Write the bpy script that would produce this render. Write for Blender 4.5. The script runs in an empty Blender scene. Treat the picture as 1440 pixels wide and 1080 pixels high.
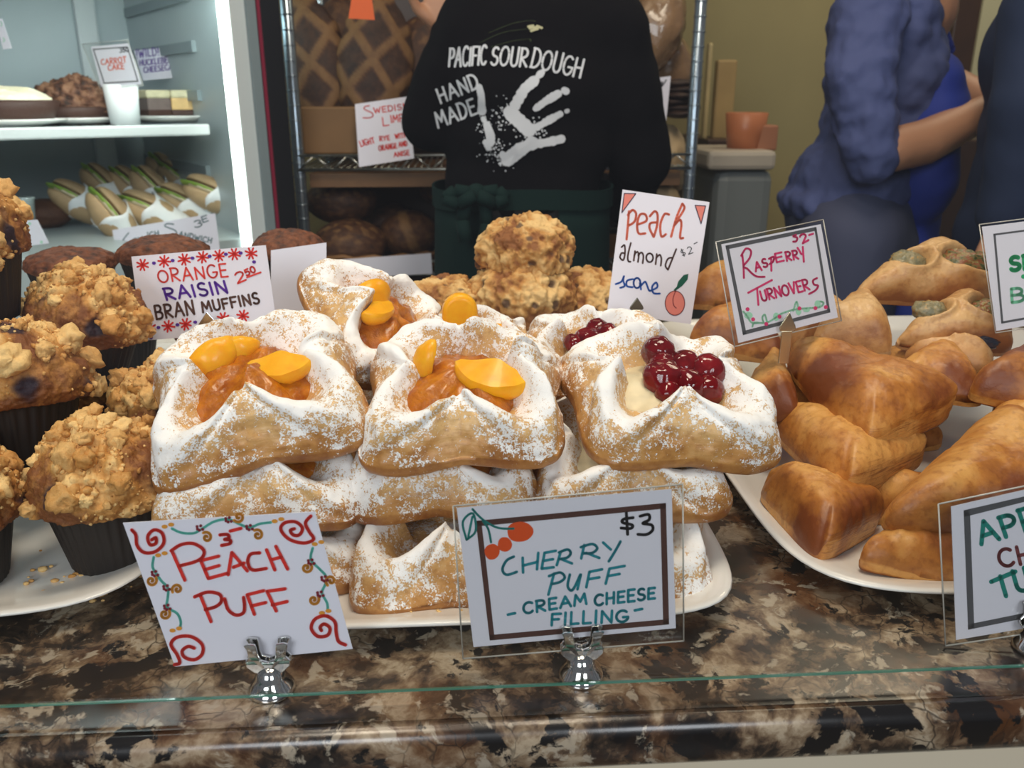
import bpy, bmesh, math, random
from mathutils import Vector, Matrix, noise, Euler
from mathutils.bvhtree import BVHTree
PI = math.pi
C = bpy.context.scene.collection
SC = bpy.context.scene
CZ = 0.95                      # height of the counter top; the camera is 0.33 above it
# ------------------------------------------------------------------ camera
FPX = 1175.0
YAW, PIT = math.radians(3.4), math.radians(19)
CAM = Vector((0, 0, CZ + 0.33))
cd = bpy.data.cameras.new('camera'); cam = bpy.data.objects.new('camera', cd); C.objects.link(cam)
cam.location = CAM; cam.rotation_euler = (PI/2 - PIT, 0, -YAW)
cd.sensor_width = 36; cd.lens = 36 * FPX / 1440; cd.clip_start = 0.02
cd.dof.use_dof = True; cd.dof.focus_distance = 0.62; cd.dof.aperture_fstop = 11
SC.camera = cam
# ------------------------------------------------------------------ world, lamps, exposure
w = bpy.data.worlds.new('shop_ambient'); SC.world = w; w.use_nodes = True
bg = w.node_tree.nodes['Background']; bg.inputs[0].default_value = (0.62, 0.66, 0.75, 1); bg.inputs[1].default_value = 0.17
def area(name, loc, target, sx, sy, power, col):
    l = bpy.data.lights.new(name, 'AREA'); l.shape = 'RECTANGLE'; l.size = sx; l.size_y = sy; l.energy = power; l.color = col
    o = bpy.data.objects.new(name, l); C.objects.link(o); o.location = loc
    o.rotation_euler = (Vector(target) - Vector(loc)).to_track_quat('-Z', 'Y').to_euler(); return o
area('shop_window_light', (-1.12, -2.2, 2.30), (-0.2, 0.6, 1.0), 1.15, 1.15, 40, (0.90, 0.95, 1.0))
area('shop_window_light', (0.98, -2.2, 2.30), (0.2, 0.6, 1.0), 0.85, 1.15, 30, (0.90, 0.95, 1.0))
area('ceiling_lamp_light', (0.20, 0.62, 2.7), (0.1, 0.75, 0.95), 0.6, 0.5, 17, (1.0, 0.86, 0.68))
area('ceiling_lamp_light', (-0.5, 0.1, 2.6), (-0.1, 0.6, 0.95), 0.3, 0.3, 7, (1.0, 0.86, 0.68))
area('kitchen_lamp_light', (1.5, 2.2, 2.75), (1.5, 2.4, 1.0), 0.8, 0.6, 11, (1.0, 0.86, 0.62))
area('kitchen_lamp_light', (-0.1, 1.6, 2.75), (-0.1, 1.9, 1.0), 0.6, 0.4, 2.5, (1.0, 0.78, 0.5))
SC.view_settings.view_transform = 'Standard'; SC.view_settings.look = 'None'
SC.view_settings.exposure = 0.0; SC.view_settings.gamma = 1.0; SC.view_settings.use_curve_mapping = False
SC.cycles.max_bounces = 10; SC.cycles.transparent_max_bounces = 24; SC.cycles.caustics_reflective = False; SC.cycles.caustics_refractive = False
SC.cycles.sample_clamp_indirect = 6
# ------------------------------------------------------------------ rays: a pixel of the photograph to a real point of the place
CF = Vector((math.sin(YAW)*math.cos(PIT), math.cos(YAW)*math.cos(PIT), -math.sin(PIT)))
CR = Vector((math.cos(YAW), -math.sin(YAW), 0)); CU = CR.cross(CF)
def ray(px, py): return CF + CR*((px-720)/FPX) - CU*((py-540)/FPX)
def at_y(px, py, y):
    d = ray(px, py); return CAM + d*(y/d.y)
def at_z(px, py, z):
    d = ray(px, py); return CAM + d*((z-CAM.z)/d.z)
def on_plane(px, py, o, n):
    d = ray(px, py); return CAM + d*((o-CAM).dot(n)/d.dot(n))
# ------------------------------------------------------------------ objects
def tag(o, label=None, cat=None, group=None, kind=None):
    if label: o['label'] = label
    if cat: o['category'] = cat
    if group: o['group'] = group
    if kind: o['kind'] = kind
    return o
def thing(name, label, cat, loc=(0,0,0), rot=(0,0,0), group=None):
    o = bpy.data.objects.new(name, None); C.objects.link(o); o.location = loc; o.rotation_euler = rot
    o.empty_display_size = 0.02
    return tag(o, label, cat, group)
def link(name, me, mat=None, parent=None, loc=(0,0,0), rot=(0,0,0)):
    o = bpy.data.objects.new(name, me); C.objects.link(o); o.location = loc; o.rotation_euler = rot
    if mat and not me.materials: me.materials.append(mat)
    if parent: o.parent = parent
    return o
def dup(root, loc, rot, label, scale=1.0, keep=None):
    r = root.copy(); C.objects.link(r); r.location = loc; r.rotation_euler = rot; r['label'] = label; r.scale = (scale,)*3
    for ch in list(root.children):
        c = ch.copy(); C.objects.link(c); c.parent = r
        for g in list(ch.children):
            d = g.copy(); C.objects.link(d); d.parent = c
    return r
# ------------------------------------------------------------------ mesh collector
class M:
    def __init__(s): s.v = []; s.f = []; s.at = {}
    def add(s, vs, fs, **at):
        n = len(s.v); s.v += [tuple(v) for v in vs]; s.f += [tuple(i+n for i in f) for f in fs]
        for k, val in at.items():
            a = s.at.setdefault(k, []); a += [0.0]*(n-len(a)); a += list(val) if hasattr(val, '__len__') else [val]*len(vs)
        return s
    def box(s, c, d, rot=None, **at):
        c = Vector(c); q = []
        for z in (-1, 1):
            for y in (-1, 1):
                for x in (-1, 1):
                    p = Vector((x*d[0]/2, y*d[1]/2, z*d[2]/2)); q.append((rot @ p if rot else p) + c)
        return s.add(q, [(0,2,3,1),(4,5,7,6),(0,1,5,4),(2,6,7,3),(0,4,6,2),(1,3,7,5)], **at)
    def tube(s, path, r, n=10, caps=True, **at):
        path = [Vector(p) for p in path]; k = len(path); rs = r if hasattr(r, '__len__') else [r]*k
        vs = []; up = None
        for i, p in enumerate(path):
            t = (path[min(i+1, k-1)] - path[max(i-1, 0)]).normalized()
            if up is None: up = Vector((0,0,1)) if abs(t.z) < .9 else Vector((1,0,0))
            b = t.cross(up).normalized(); up = b.cross(t).normalized()
            for j in range(n):
                a = 2*PI*j/n; vs.append(p + (b*math.cos(a) + up*math.sin(a))*rs[i])
        fs = [(i*n+j, i*n+(j+1) % n, (i+1)*n+(j+1) % n, (i+1)*n+j) for i in range(k-1) for j in range(n)]
        if caps: fs += [tuple(range(n))[::-1], tuple((k-1)*n+j for j in range(n))]
        return s.add(vs, fs, **at)
    def lathe(s, prof, n=32, c=(0,0,0), **at):
        vs = []; k = len(prof)
        for r, z in prof:
            for j in range(n):
                a = 2*PI*j/n; vs.append((c[0]+r*math.cos(a), c[1]+r*math.sin(a), c[2]+z))
        fs = [(i*n+j, i*n+(j+1) % n, (i+1)*n+(j+1) % n, (i+1)*n+j) for i in range(k-1) for j in range(n)]
        fs += [tuple(range(n))[::-1], tuple((k-1)*n+j for j in range(n))]
        return s.add(vs, fs, **at)
    def ball(s, c, r, nu=16, nv=10, fn=None, rot=None, **at):
        r = r if hasattr(r, '__len__') else (r, r, r); vs = []; c = Vector(c)
        for i in range(nv+1):
            ph = PI*i/nv
            for j in range(nu):
                th = 2*PI*j/nu; d = Vector((math.sin(ph)*math.cos(th), math.sin(ph)*math.sin(th), math.cos(ph)))
                k = fn(d) if fn else 1.0
                p = Vector((d.x*r[0]*k, d.y*r[1]*k, d.z*r[2]*k)); vs.append((rot @ p if rot else p) + c)
        fs = [(i*nu+j, (i+1)*nu+j, (i+1)*nu+(j+1) % nu, i*nu+(j+1) % nu) for i in range(nv) for j in range(nu)]
        return s.add(vs, fs, **at)
    def prism(s, poly, h, tf=None, **at):
        """poly: 2D points (x, z) extruded by h along y; tf maps the points"""
        n = len(poly); vs = [Vector((x, -h/2, z)) for x, z in poly] + [Vector((x, h/2, z)) for x, z in poly]
        if tf: vs = [tf(v) for v in vs]
        fs = [tuple(range(n)), tuple(range(n, 2*n))[::-1]] + [(i, i+n, (i+1) % n+n, (i+1) % n) for i in range(n)]
        return s.add(vs, fs, **at)
    def mesh(s, name, mat=None, smooth=True, weld=False):
        me = bpy.data.meshes.new(name); me.from_pydata(s.v, [], s.f)
        for k, a in s.at.items():
            a = a + [0.0]*(len(s.v)-len(a)); me.attributes.new(k, 'FLOAT', 'POINT').data.foreach_set('value', a)
        bm = bmesh.new(); bm.from_mesh(me)
        if weld: bmesh.ops.remove_doubles(bm, verts=bm.verts, dist=1e-6)
        bmesh.ops.recalc_face_normals(bm, faces=bm.faces); bm.to_mesh(me); bm.free()
        if smooth: me.polygons.foreach_set('use_smooth', [True]*len(me.polygons))
        if mat: me.materials.append(mat)
        me.update(); return me
    def obj(s, name, mat, parent=None, smooth=True, bevel=0, loc=(0,0,0), rot=(0,0,0), seg=2, auto=None, weld=False):
        o = link(name, s.mesh(name, mat, smooth, weld), None, parent, loc, rot)
        if bevel:
            b = o.modifiers.new('edge_round', 'BEVEL'); b.width = bevel; b.segments = seg; b.limit_method = 'ANGLE'; b.angle_limit = 0.6
        return o
def nz(p, s=1.0, o=0.0): return noise.noise(Vector((p[0]*s+o, p[1]*s+o*.7, p[2]*s-o*.3)))
def fbm(p, s, o=0.0, oct=4): return noise.fractal(Vector((p[0]*s+o, p[1]*s+o*.7, p[2]*s-o*.3)), 1.0, 2.1, oct)
def vor(p, s, o=0.0): return noise.voronoi(Vector((p[0]*s+o, p[1]*s+o*.7, p[2]*s-o*.3)))[0]
def sm(a, b, x):
    t = min(1, max(0, (x-a)/(b-a))); return t*t*(3-2*t)
def lerp(a, b, t): return a+(b-a)*t
def polar(nth, rings, fn, **ats):
    """closed skin of concentric rings; fn(theta, ring) -> point; first and last rings close on a pole"""
    m = M(); vs = []; k = len(rings)
    for i, r in enumerate(rings):
        for j in range(nth): vs.append(Vector(fn(2*PI*j/nth, r)))
    fs = [(i*nth+j, i*nth+(j+1) % nth, (i+1)*nth+(j+1) % nth, (i+1)*nth+j) for i in range(k-1) for j in range(nth)]
    m.v = vs; m.f = fs
    for e, base in ((0, 0), (1, (k-1)*nth)):
        c = sum((vs[base+j] for j in range(nth)), Vector())/nth; m.v.append(c); ci = len(m.v)-1
        m.f += [(ci, base+j, base+(j+1) % nth) for j in range(nth)]
    return m
def vnormals(m):
    n = [Vector() for _ in m.v]
    for f in m.f:
        a, b, c = Vector(m.v[f[0]]), Vector(m.v[f[1]]), Vector(m.v[f[2]])
        x = (b-a).cross(c-a)
        if len(f) == 4: x += (c-a).cross(Vector(m.v[f[3]])-a)
        for i in f: n[i] += x
    return [v.normalized() if v.length > 0 else Vector((0,0,1)) for v in n]
# ------------------------------------------------------------------ materials
def newmat(name):
    m = bpy.data.materials.new(name); m.use_nodes = True; nt = m.node_tree
    return m, nt, nt.nodes['Principled BSDF']
def N(nt, typ, **kw):
    n = nt.nodes.new(typ)
    for k, v in kw.items():
        if k in ('op',): n.operation = v
        elif hasattr(n, k) and not k.startswith('i_'): setattr(n, k, v)
    return n
def setin(n, **kw):
    for k, v in kw.items(): n.inputs[k.replace('_', ' ')].default_value = v
    return n
def math_(nt, op, a, b=None, clamp=False):
    n = nt.nodes.new('ShaderNodeMath'); n.operation = op; n.use_clamp = clamp
    for i, x in enumerate((a, b)):
        if x is None: continue
        if isinstance(x, (int, float)): n.inputs[i].default_value = x
        else: nt.links.new(x, n.inputs[i])
    return n.outputs[0]
def mixc(nt, fac, a, b, mode='MIX'):
    n = nt.nodes.new('ShaderNodeMix'); n.data_type = 'RGBA'; n.blend_type = mode
    for i, x in ((0, fac), (6, a), (7, b)):
        if isinstance(x, (int, float)): n.inputs[i].default_value = x
        elif isinstance(x, tuple): n.inputs[i].default_value = x if len(x) == 4 else x+(1,)
        else: nt.links.new(x, n.inputs[i])
    return n.outputs[2]
def noi(nt, scale, detail=4, rough=.55, vec=None, out=0, dist=0.0):
    n = nt.nodes.new('ShaderNodeTexNoise'); n.inputs['Scale'].default_value = scale; n.inputs['Detail'].default_value = detail
    n.inputs['Roughness'].default_value = rough; n.inputs['Distortion'].default_value = dist
    nt.links.new(vec if vec is not None else objco(nt), n.inputs['Vector']); return n.outputs[out]
def objco(nt, which='Object'):
    for n in nt.nodes:
        if n.type == 'TEX_COORD': return n.outputs[which]
    return nt.nodes.new('ShaderNodeTexCoord').outputs[which]
def randco(nt):
    """object coordinates shifted by a random amount per object, so that copies differ"""
    oi = nt.nodes.new('ShaderNodeObjectInfo'); v = nt.nodes.new('ShaderNodeVectorMath'); v.operation = 'ADD'
    nt.links.new(objco(nt), v.inputs[0]); nt.links.new(oi.outputs['Random'], v.inputs[1]); return v.outputs[0]
def ramp(nt, fac, stops, interp='LINEAR'):
    n = nt.nodes.new('ShaderNodeValToRGB'); cr = n.color_ramp; cr.interpolation = interp
    while len(cr.elements) < len(stops): cr.elements.new(0.5)
    for e, (p, c) in zip(cr.elements, stops): e.position = p; e.color = c if len(c) == 4 else c+(1,)
    nt.links.new(fac, n.inputs[0]); return n.outputs[0]
def mapr(nt, x, a, b, c=0.0, d=1.0, smooth=True):
    n = nt.nodes.new('ShaderNodeMapRange'); n.interpolation_type = 'SMOOTHSTEP' if smooth else 'LINEAR'
    nt.links.new(x, n.inputs[0])
    for i, v in ((1, a), (2, b), (3, c), (4, d)): n.inputs[i].default_value = v
    return n.outputs[0]
def attr(nt, name):
    n = nt.nodes.new('ShaderNodeAttribute'); n.attribute_name = name; return n.outputs['Fac']
def bump(nt, bs, h, strength=.4, dist=.001, prev=None):
    b = nt.nodes.new('ShaderNodeBump'); b.inputs['Strength'].default_value = strength; b.inputs['Distance'].default_value = dist
    nt.links.new(h, b.inputs['Height'])
    if prev is not None: nt.links.new(prev, b.inputs['Normal'])
    if bs is not None: nt.links.new(b.outputs[0], bs.inputs['Normal'])
    return b.outputs[0]
def plain(name, col, rough=.5, metal=0, coat=0, spec=.5, bumps=None, var=0, sss=0):
    m, nt, b = newmat(name); b.inputs['Base Color'].default_value = col+(1,); b.inputs['Roughness'].default_value = rough
    b.inputs['Metallic'].default_value = metal; b.inputs['Coat Weight'].default_value = coat; b.inputs['Specular IOR Level'].default_value = spec
    if sss: b.inputs['Subsurface Weight'].default_value = sss; b.inputs['Subsurface Radius'].default_value = (.01,.006,.003)
    if bumps: bump(nt, b, noi(nt, bumps[0], 5), bumps[1], bumps[2])
    if var:
        f = noi(nt, var, 5)
        nt.links.new(mixc(nt, f, tuple(c*.65 for c in col), tuple(min(1, c*1.3) for c in col)), b.inputs['Base Color'])
    return m
def emit(name, col, s):
    m, nt, b = newmat(name); b.inputs['Base Color'].default_value = col+(1,); b.inputs['Emission Color'].default_value = col+(1,); b.inputs['Emission Strength'].default_value = s; return m
def clearmat(name, tint=(1,1,1), rough=0.0, gain=1.0):
    """thin clear sheet: see-through, with mirror reflection that grows towards grazing view"""
    m = bpy.data.materials.new(name); m.use_nodes = True; nt = m.node_tree; nt.nodes.clear()
    o = nt.nodes.new('ShaderNodeOutputMaterial'); mx = nt.nodes.new('ShaderNodeMixShader'); t = nt.nodes.new('ShaderNodeBsdfTransparent')
    g = nt.nodes.new('ShaderNodeBsdfGlossy'); lw = nt.nodes.new('ShaderNodeLayerWeight'); lw.inputs[0].default_value = .5
    t.inputs[0].default_value = tint+(1,); g.inputs['Roughness'].default_value = rough
    f = math_(nt, 'ADD', math_(nt, 'MULTIPLY', math_(nt, 'POWER', lw.outputs['Facing'], 5), .9), .042)
    nt.links.new(math_(nt, 'MULTIPLY', f, gain, True), mx.inputs[0]); nt.links.new(t.outputs[0], mx.inputs[1]); nt.links.new(g.outputs[0], mx.inputs[2]); nt.links.new(mx.outputs[0], o.inputs[0]); return m
MAT = {}
def mk_pastry(name, pale, gold, brown, sugar):
    m, nt, b = newmat(name); co = randco(nt)
    n1 = noi(nt, 28, 5, .6, co); n2 = noi(nt, 160, 4, .6, co)
    f = math_(nt, 'ADD', math_(nt, 'MULTIPLY', n1, 1.15), math_(nt, 'ADD', attr(nt, 'brown'), -.5))
    f = math_(nt, 'ADD', f, math_(nt, 'MULTIPLY', math_(nt, 'ADD', n2, -.5), .30))
    col = ramp(nt, f, [(.08, pale), (.42, gold), (.82, brown)])
    # flaky layering streaks
    mp = nt.nodes.new('ShaderNodeMapping'); mp.inputs['Scale'].default_value = (18, 18, 330); nt.links.new(co, mp.inputs[0])
    ly = noi(nt, 1.6, 3, .6, mp.outputs[0])
    col = mixc(nt, math_(nt, 'MULTIPLY', mapr(nt, ly, .52, .7), .13 if sugar else math_(nt, 'MULTIPLY', attr(nt, 'wall'), .8)), col, brown)
    rg = nt.nodes.new('ShaderNodeTexNoise'); rg.noise_type = 'RIDGED_MULTIFRACTAL'; rg.inputs['Scale'].default_value = 70; rg.inputs['Detail'].default_value = 5; nt.links.new(co, rg.inputs['Vector'])
    nb = bump(nt, None, ly if sugar else math_(nt, 'MULTIPLY', ly, attr(nt, 'wall')), .18 if sugar else .5, .0014); nb = bump(nt, None, rg.outputs[0], .25, .0010, nb); nb = bump(nt, None, n2, .35, .0012, nb)
    col = mixc(nt, math_(nt, 'MULTIPLY', mapr(nt, n2, .50, .66), .30), col, brown)
    if sugar:
        sp = nt.nodes.new('ShaderNodeSeparateXYZ'); nt.links.new(objco(nt, 'Normal'), sp.inputs[0])
        a = math_(nt, 'ADD', math_(nt, 'MULTIPLY', attr(nt, 'sugar'), sugar), math_(nt, 'MULTIPLY', mapr(nt, sp.outputs[2], .15, .95), .30))
        a = math_(nt, 'ADD', a, math_(nt, 'MULTIPLY', math_(nt, 'ADD', noi(nt, 48, 4, .65, co), -.5), 3.1))
        x = math_(nt, 'ADD', a, math_(nt, 'MULTIPLY', math_(nt, 'ADD', noi(nt, 800, 3, .75, co), -.5), 3.0))
        x = math_(nt, 'ADD', x, math_(nt, 'MULTIPLY', math_(nt, 'ADD', noi(nt, 260, 3, .65, co), -.5), 2.1))
        s = mapr(nt, x, .10, .28)
        col = mixc(nt, s, col, (.93, .92, .91))
        nb = bump(nt, None, s, .5, .0009, nb)
        nt.links.new(mapr(nt, s, 0, 1, .38, .9), b.inputs['Roughness'])
    else:
        b.inputs['Roughness'].default_value = .46
        vb = nt.nodes.new('ShaderNodeTexVoronoi'); vb.feature = 'SMOOTH_F1'; vb.inputs['Scale'].default_value = 110; nt.links.new(co, vb.inputs['Vector']); nb = bump(nt, None, vb.outputs[0], .35, .0016, nb); nb = bump(nt, None, noi(nt, 700, 3, .6, co), .3, .0006, nb)
    nt.links.new(col, b.inputs['Base Color']); nt.links.new(nb, b.inputs['Normal'])
    b.inputs['Subsurface Weight'].default_value = .0; b.inputs['Coat Weight'].default_value = .10 if not sugar else .03; b.inputs['Coat Roughness'].default_value = .3
    return m
MAT['puff'] = mk_pastry('sugared_puff_pastry', (.72,.45,.185), (.53,.255,.068), (.25,.078,.015), .95)
MAT['turn'] = mk_pastry('golden_turnover_pastry', (.66,.33,.085), (.46,.17,.028), (.19,.047,.009), 0)
MAT['turnpale'] = mk_pastry('pale_turnover_pastry', (.66,.40,.17), (.52,.25,.075), (.27,.09,.022), 0)
def mk_crumb(name, dark, mid, lite, darkcol):
    m, nt, b = newmat(name); co = randco(nt); n1 = noi(nt, 55, 6, .65, co); n2 = noi(nt, 420, 4, .65, co)
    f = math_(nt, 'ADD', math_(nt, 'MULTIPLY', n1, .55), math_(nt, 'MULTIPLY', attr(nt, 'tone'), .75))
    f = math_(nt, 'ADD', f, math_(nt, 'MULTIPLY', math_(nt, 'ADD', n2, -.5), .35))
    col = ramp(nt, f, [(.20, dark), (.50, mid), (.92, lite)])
    col = mixc(nt, attr(nt, 'berry'), col, darkcol)
    nt.links.new(col, b.inputs['Base Color']); b.inputs['Roughness'].default_value = .62
    nb = bump(nt, None, n2, .6, .0016); nb = bump(nt, b, noi(nt, 1300, 2, .6, co), .35, .0008, nb)
    return m
MAT['streusel'] = mk_crumb('streusel_crumb', (.20,.062,.011), (.58,.275,.065), (.86,.57,.23), (.020,.006,.016))
MAT['scone'] = mk_crumb('scone_crumb', (.27,.095,.02), (.56,.28,.075), (.80,.53,.22), (.06,.025,.02))
MAT['bran'] = mk_crumb('bran_crumb', (.030,.010,.005), (.13,.038,.013), (.27,.085,.03), (.01,.004,.003))
MAT['cake'] = mk_crumb('muffin_cake', (.10,.030,.012), (.30,.11,.035), (.52,.24,.08), (.020,.006,.02))
MAT['cup'] = plain('brown_paper_cup', (.010,.006,.005), .55, bumps=(600,.2,.0005))
MAT['white_china'] = plain('white_china', (.80,.78,.74), .16, coat=.3)
MAT['paper'] = plain('white_card', (.82,.80,.89), .55, bumps=(900,.05,.0003))
MAT['film'] = clearmat('clear_laminate_film', (.95,.95,.94), .06, 1.0)
MAT['chrome'] = plain('chrome', (.80,.80,.78), .07, 1)
MAT['steel'] = plain('brushed_steel', (.55,.55,.55), .3, 1)
MAT['jam'] = None
def mk_jam(name, c1, c2, coat=.5, rough=.12, bmp=.08):
    m, nt, b = newmat(name); n = noi(nt, 90, 4, .6, randco(nt))
    nt.links.new(ramp(nt, n, [(.3, c1), (.7, c2)]), b.inputs['Base Color']); b.inputs['Roughness'].default_value = rough
    b.inputs['Coat Weight'].default_value = coat; b.inputs['Coat Roughness'].default_value = .05; b.inputs['Specular IOR Level'].default_value = .5*min(1, coat+.4)
    b.inputs['Subsurface Weight'].default_value = .35; b.inputs['Subsurface Radius'].default_value = (.01,.004,.001); b.inputs['Subsurface Scale'].default_value = .6
    bump(nt, b, noi(nt, 210, 4), bmp, .003); return m
MAT['jam'] = mk_jam('apricot_jam', (.30,.065,.003), (.62,.21,.007), .32, .16, .6)
MAT['peach'] = mk_jam('peach_flesh', (.86,.36,.008), (.92,.47,.014), .12, .32)
MAT['cherry'] = mk_jam('glazed_cherry', (.075,.0015,.003), (.22,.004,.007), .30, .10, .05)
MAT['cream'] = plain('cream_cheese', (.72,.62,.40), .5, var=80)
def mk_granite():
    m, nt, b = newmat('granite'); co = objco(nt)
    wv = noi(nt, 14, 4, .6, co, 1); mx = nt.nodes.new('ShaderNodeVectorMath'); mx.operation = 'MULTIPLY_ADD'
    nt.links.new(wv, mx.inputs[0]); mx.inputs[1].default_value = (.045,.045,.045); nt.links.new(co, mx.inputs[2]); co = mx.outputs[0]
    a = noi(nt, 30, 8, .62, co); c = noi(nt, 42, 6, .6, co); d = noi(nt, 9, 4, .5, co); e = noi(nt, 7, 3, .5, co, 0); v = nt.nodes.new('ShaderNodeTexVoronoi'); v.feature = 'DISTANCE_TO_EDGE'; v.inputs['Scale'].default_value = 60; nt.links.new(co, v.inputs[0])
    col = ramp(nt, a, [(.38,(.008,.007,.007)),(.45,(.035,.024,.017)),(.49,(.105,.066,.040)),(.545,(.22,.155,.095)),(.61,(.40,.32,.22)),(.72,(.22,.155,.10))])
    col = mixc(nt, math_(nt,'MULTIPLY', mapr(nt, d, .50, .66), .6), col, (.13,.048,.014))
    col = mixc(nt, math_(nt,'MULTIPLY', mapr(nt, noi(nt, 58, 5, .6, co), .57, .64), .75), col, (.42,.36,.27))
    col = mixc(nt, math_(nt,'MULTIPLY', mapr(nt, v.outputs[0], .0, .05, 1, 0), math_(nt,'MULTIPLY', mapr(nt, noi(nt, 20, 3, .5, co), .45, .6), .8)), col, (.02,.014,.011))
    col = mixc(nt, mapr(nt, math_(nt,'ADD', c, math_(nt,'MULTIPLY', math_(nt,'ADD', e, -.5), .35)), .555, .60), col, (.010,.009,.009))
    nt.links.new(col, b.inputs['Base Color']); b.inputs['Roughness'].default_value = .27; b.inputs['Coat Weight'].default_value = .38; b.inputs['Coat Roughness'].default_value = .20
    bump(nt, b, noi(nt, 120, 4), .10, .0012); return m
MAT['granite'] = mk_granite()
# ------------------------------------------------------------------ the setting
MAT['floor'] = plain('dark_floor_tile', (.10,.085,.07), .4, var=3)
MAT['wall'] = plain('ochre_wall_paint', (.34,.28,.125), .8, bumps=(60,.1,.002), var=1.2)
MAT['wallpale'] = plain('pale_olive_wall_paint', (.50,.46,.28), .8, bumps=(60,.1,.002))
MAT['darkwood'] = plain('dark_wood', (.050,.022,.010), .45, var=14)
def struct(name, m, mat, **k):
    o = m.obj(name, mat, smooth=False, **k); o['kind'] = 'structure'; return o
struct('floor', M().box((0, 1.2, -.05), (9, 8.4, .1)), MAT['floor'])
def vbox(px0, px1, py0, py1, y0, y1):
    """box whose front face, at depth y0, spans those pixels of the photograph"""
    a, b = at_y(px0, py1, y0), at_y(px1, py0, y0)
    return (a.x+b.x)/2, (y0+y1)/2, (a.z+b.z)/2, b.x-a.x, y1-y0, b.z-a.z
xs = at_y(1312, 100, 3.2).x
struct('wall_back', M().box(((xs-4.2)/2, 3.26, 1.5), (xs+4.2, .12, 3.0)), MAT['wall'])
struct('wall_right', M().box(((xs+4.4)/2+.03, 3.06, 1.5), (4.4-xs, .12, 3.0)), MAT['wallpale'])
struct('trim_1', M().box((xs-.01, 3.09, 1.5), (.09, .16, 3.0)), MAT['darkwood'], bevel=.006)
# ------------------------------------------------------------------ counter
t = thing('display_counter', 'polished brown and black granite counter with rounded front edge', 'counter', (0, .75, 0))
ty = .75
M().box((.05, .383+.0006+.41-ty, CZ-.018), (2.9, .82, .036)).obj('countertop', MAT['granite'], t, smooth=False)
prof = [(.383,0),(.3795,-.0006),(.376,-.0022),(.3735,-.0048),(.3722,-.009),(.372,-.022),(.3732,-.028),(.3765,-.032),(.383,-.033)]
m = M(); n = len(prof)
m.add([(x, y-ty, CZ+z) for x in (-1.4, 1.5) for y, z in prof], [(i, i+1, n+i+1, n+i) for i in range(n-1)]+[(n-1, 0, n, 2*n-1), tuple(range(n)), tuple(range(n, 2*n))])
m.obj('front_edge', MAT['granite'], t)
M().box((.05, .795-ty, (CZ-.036)/2), (2.8, .76, CZ-.038)).obj('cabinet', plain('beige_cabinet_panel', (.62,.54,.40), .5), t, smooth=False)
# glass guard
MAT['pane'] = clearmat('clear_pane', (.985,.992,.988), 0, 1.1)
MAT['paneedge'] = plain('green_glass_edge', (.06,.20,.14), .12, coat=.5)
g = thing('glass_guard', 'clear upright glass guard with green edge along the counter front', 'glass guard', (.05, .397, CZ))
M().box((0, 0, .295), (2.1, .0014, .57)).obj('pane', MAT['pane'], g, smooth=False)
M().box((0, 0, .0094), (2.1, .0015, .0010)).obj('pane_edge', MAT['paneedge'], g, smooth=False)
for sx in (-1, 1):
    M().box((sx*1.06, 0, .3), (.024, .03, .6)).obj('post', MAT['steel'], g, smooth=False, bevel=.003)
# ------------------------------------------------------------------ plates
def plate(label, cx, cy, a, b, p=7, grp='white plates under the pastries'):
    r = thing('serving_plate', label, 'plate', (cx, cy, CZ), group=grp)
    def R(th):
        c, s = abs(math.cos(th))/a, abs(math.sin(th))/b
        return (c**p+s**p)**(-1/p)
    prof = [(.02,.006),(.4,.006),(.74,.006),(.82,.008),(.93,.0165),(.975,.0195),(.995,.0198),(1.0,.0185),(.99,.0165),(.93,.0115),(.80,.002),(.77,.0),(.4,.0),(.02,.0)]
    polar(160, prof, lambda th, q: (q[0]*R(th)*math.cos(th), q[0]*R(th)*math.sin(th), q[1])).obj('dish', MAT['white_china'], r)
    return r
plate('white square plate under the sugared peach and cherry puffs', -.01, .632, .195, .187)
plate('white square plate holding crumb muffins, bare corner with crumbs showing', -.46, .68, .245, .212, 6)
plate('white square plate under the pile of golden turnovers', .465, .672, .240, .214, 6)
plate('white plate under the stack of scones', .06, .985, .17, .145)
plate('white plate behind the crumb muffins, under dark bran muffins', -.34, 1.04, .21, .135)
plate('white plate behind the golden turnovers, under filled savoury turnovers', .53, 1.04, .26, .14)
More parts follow.
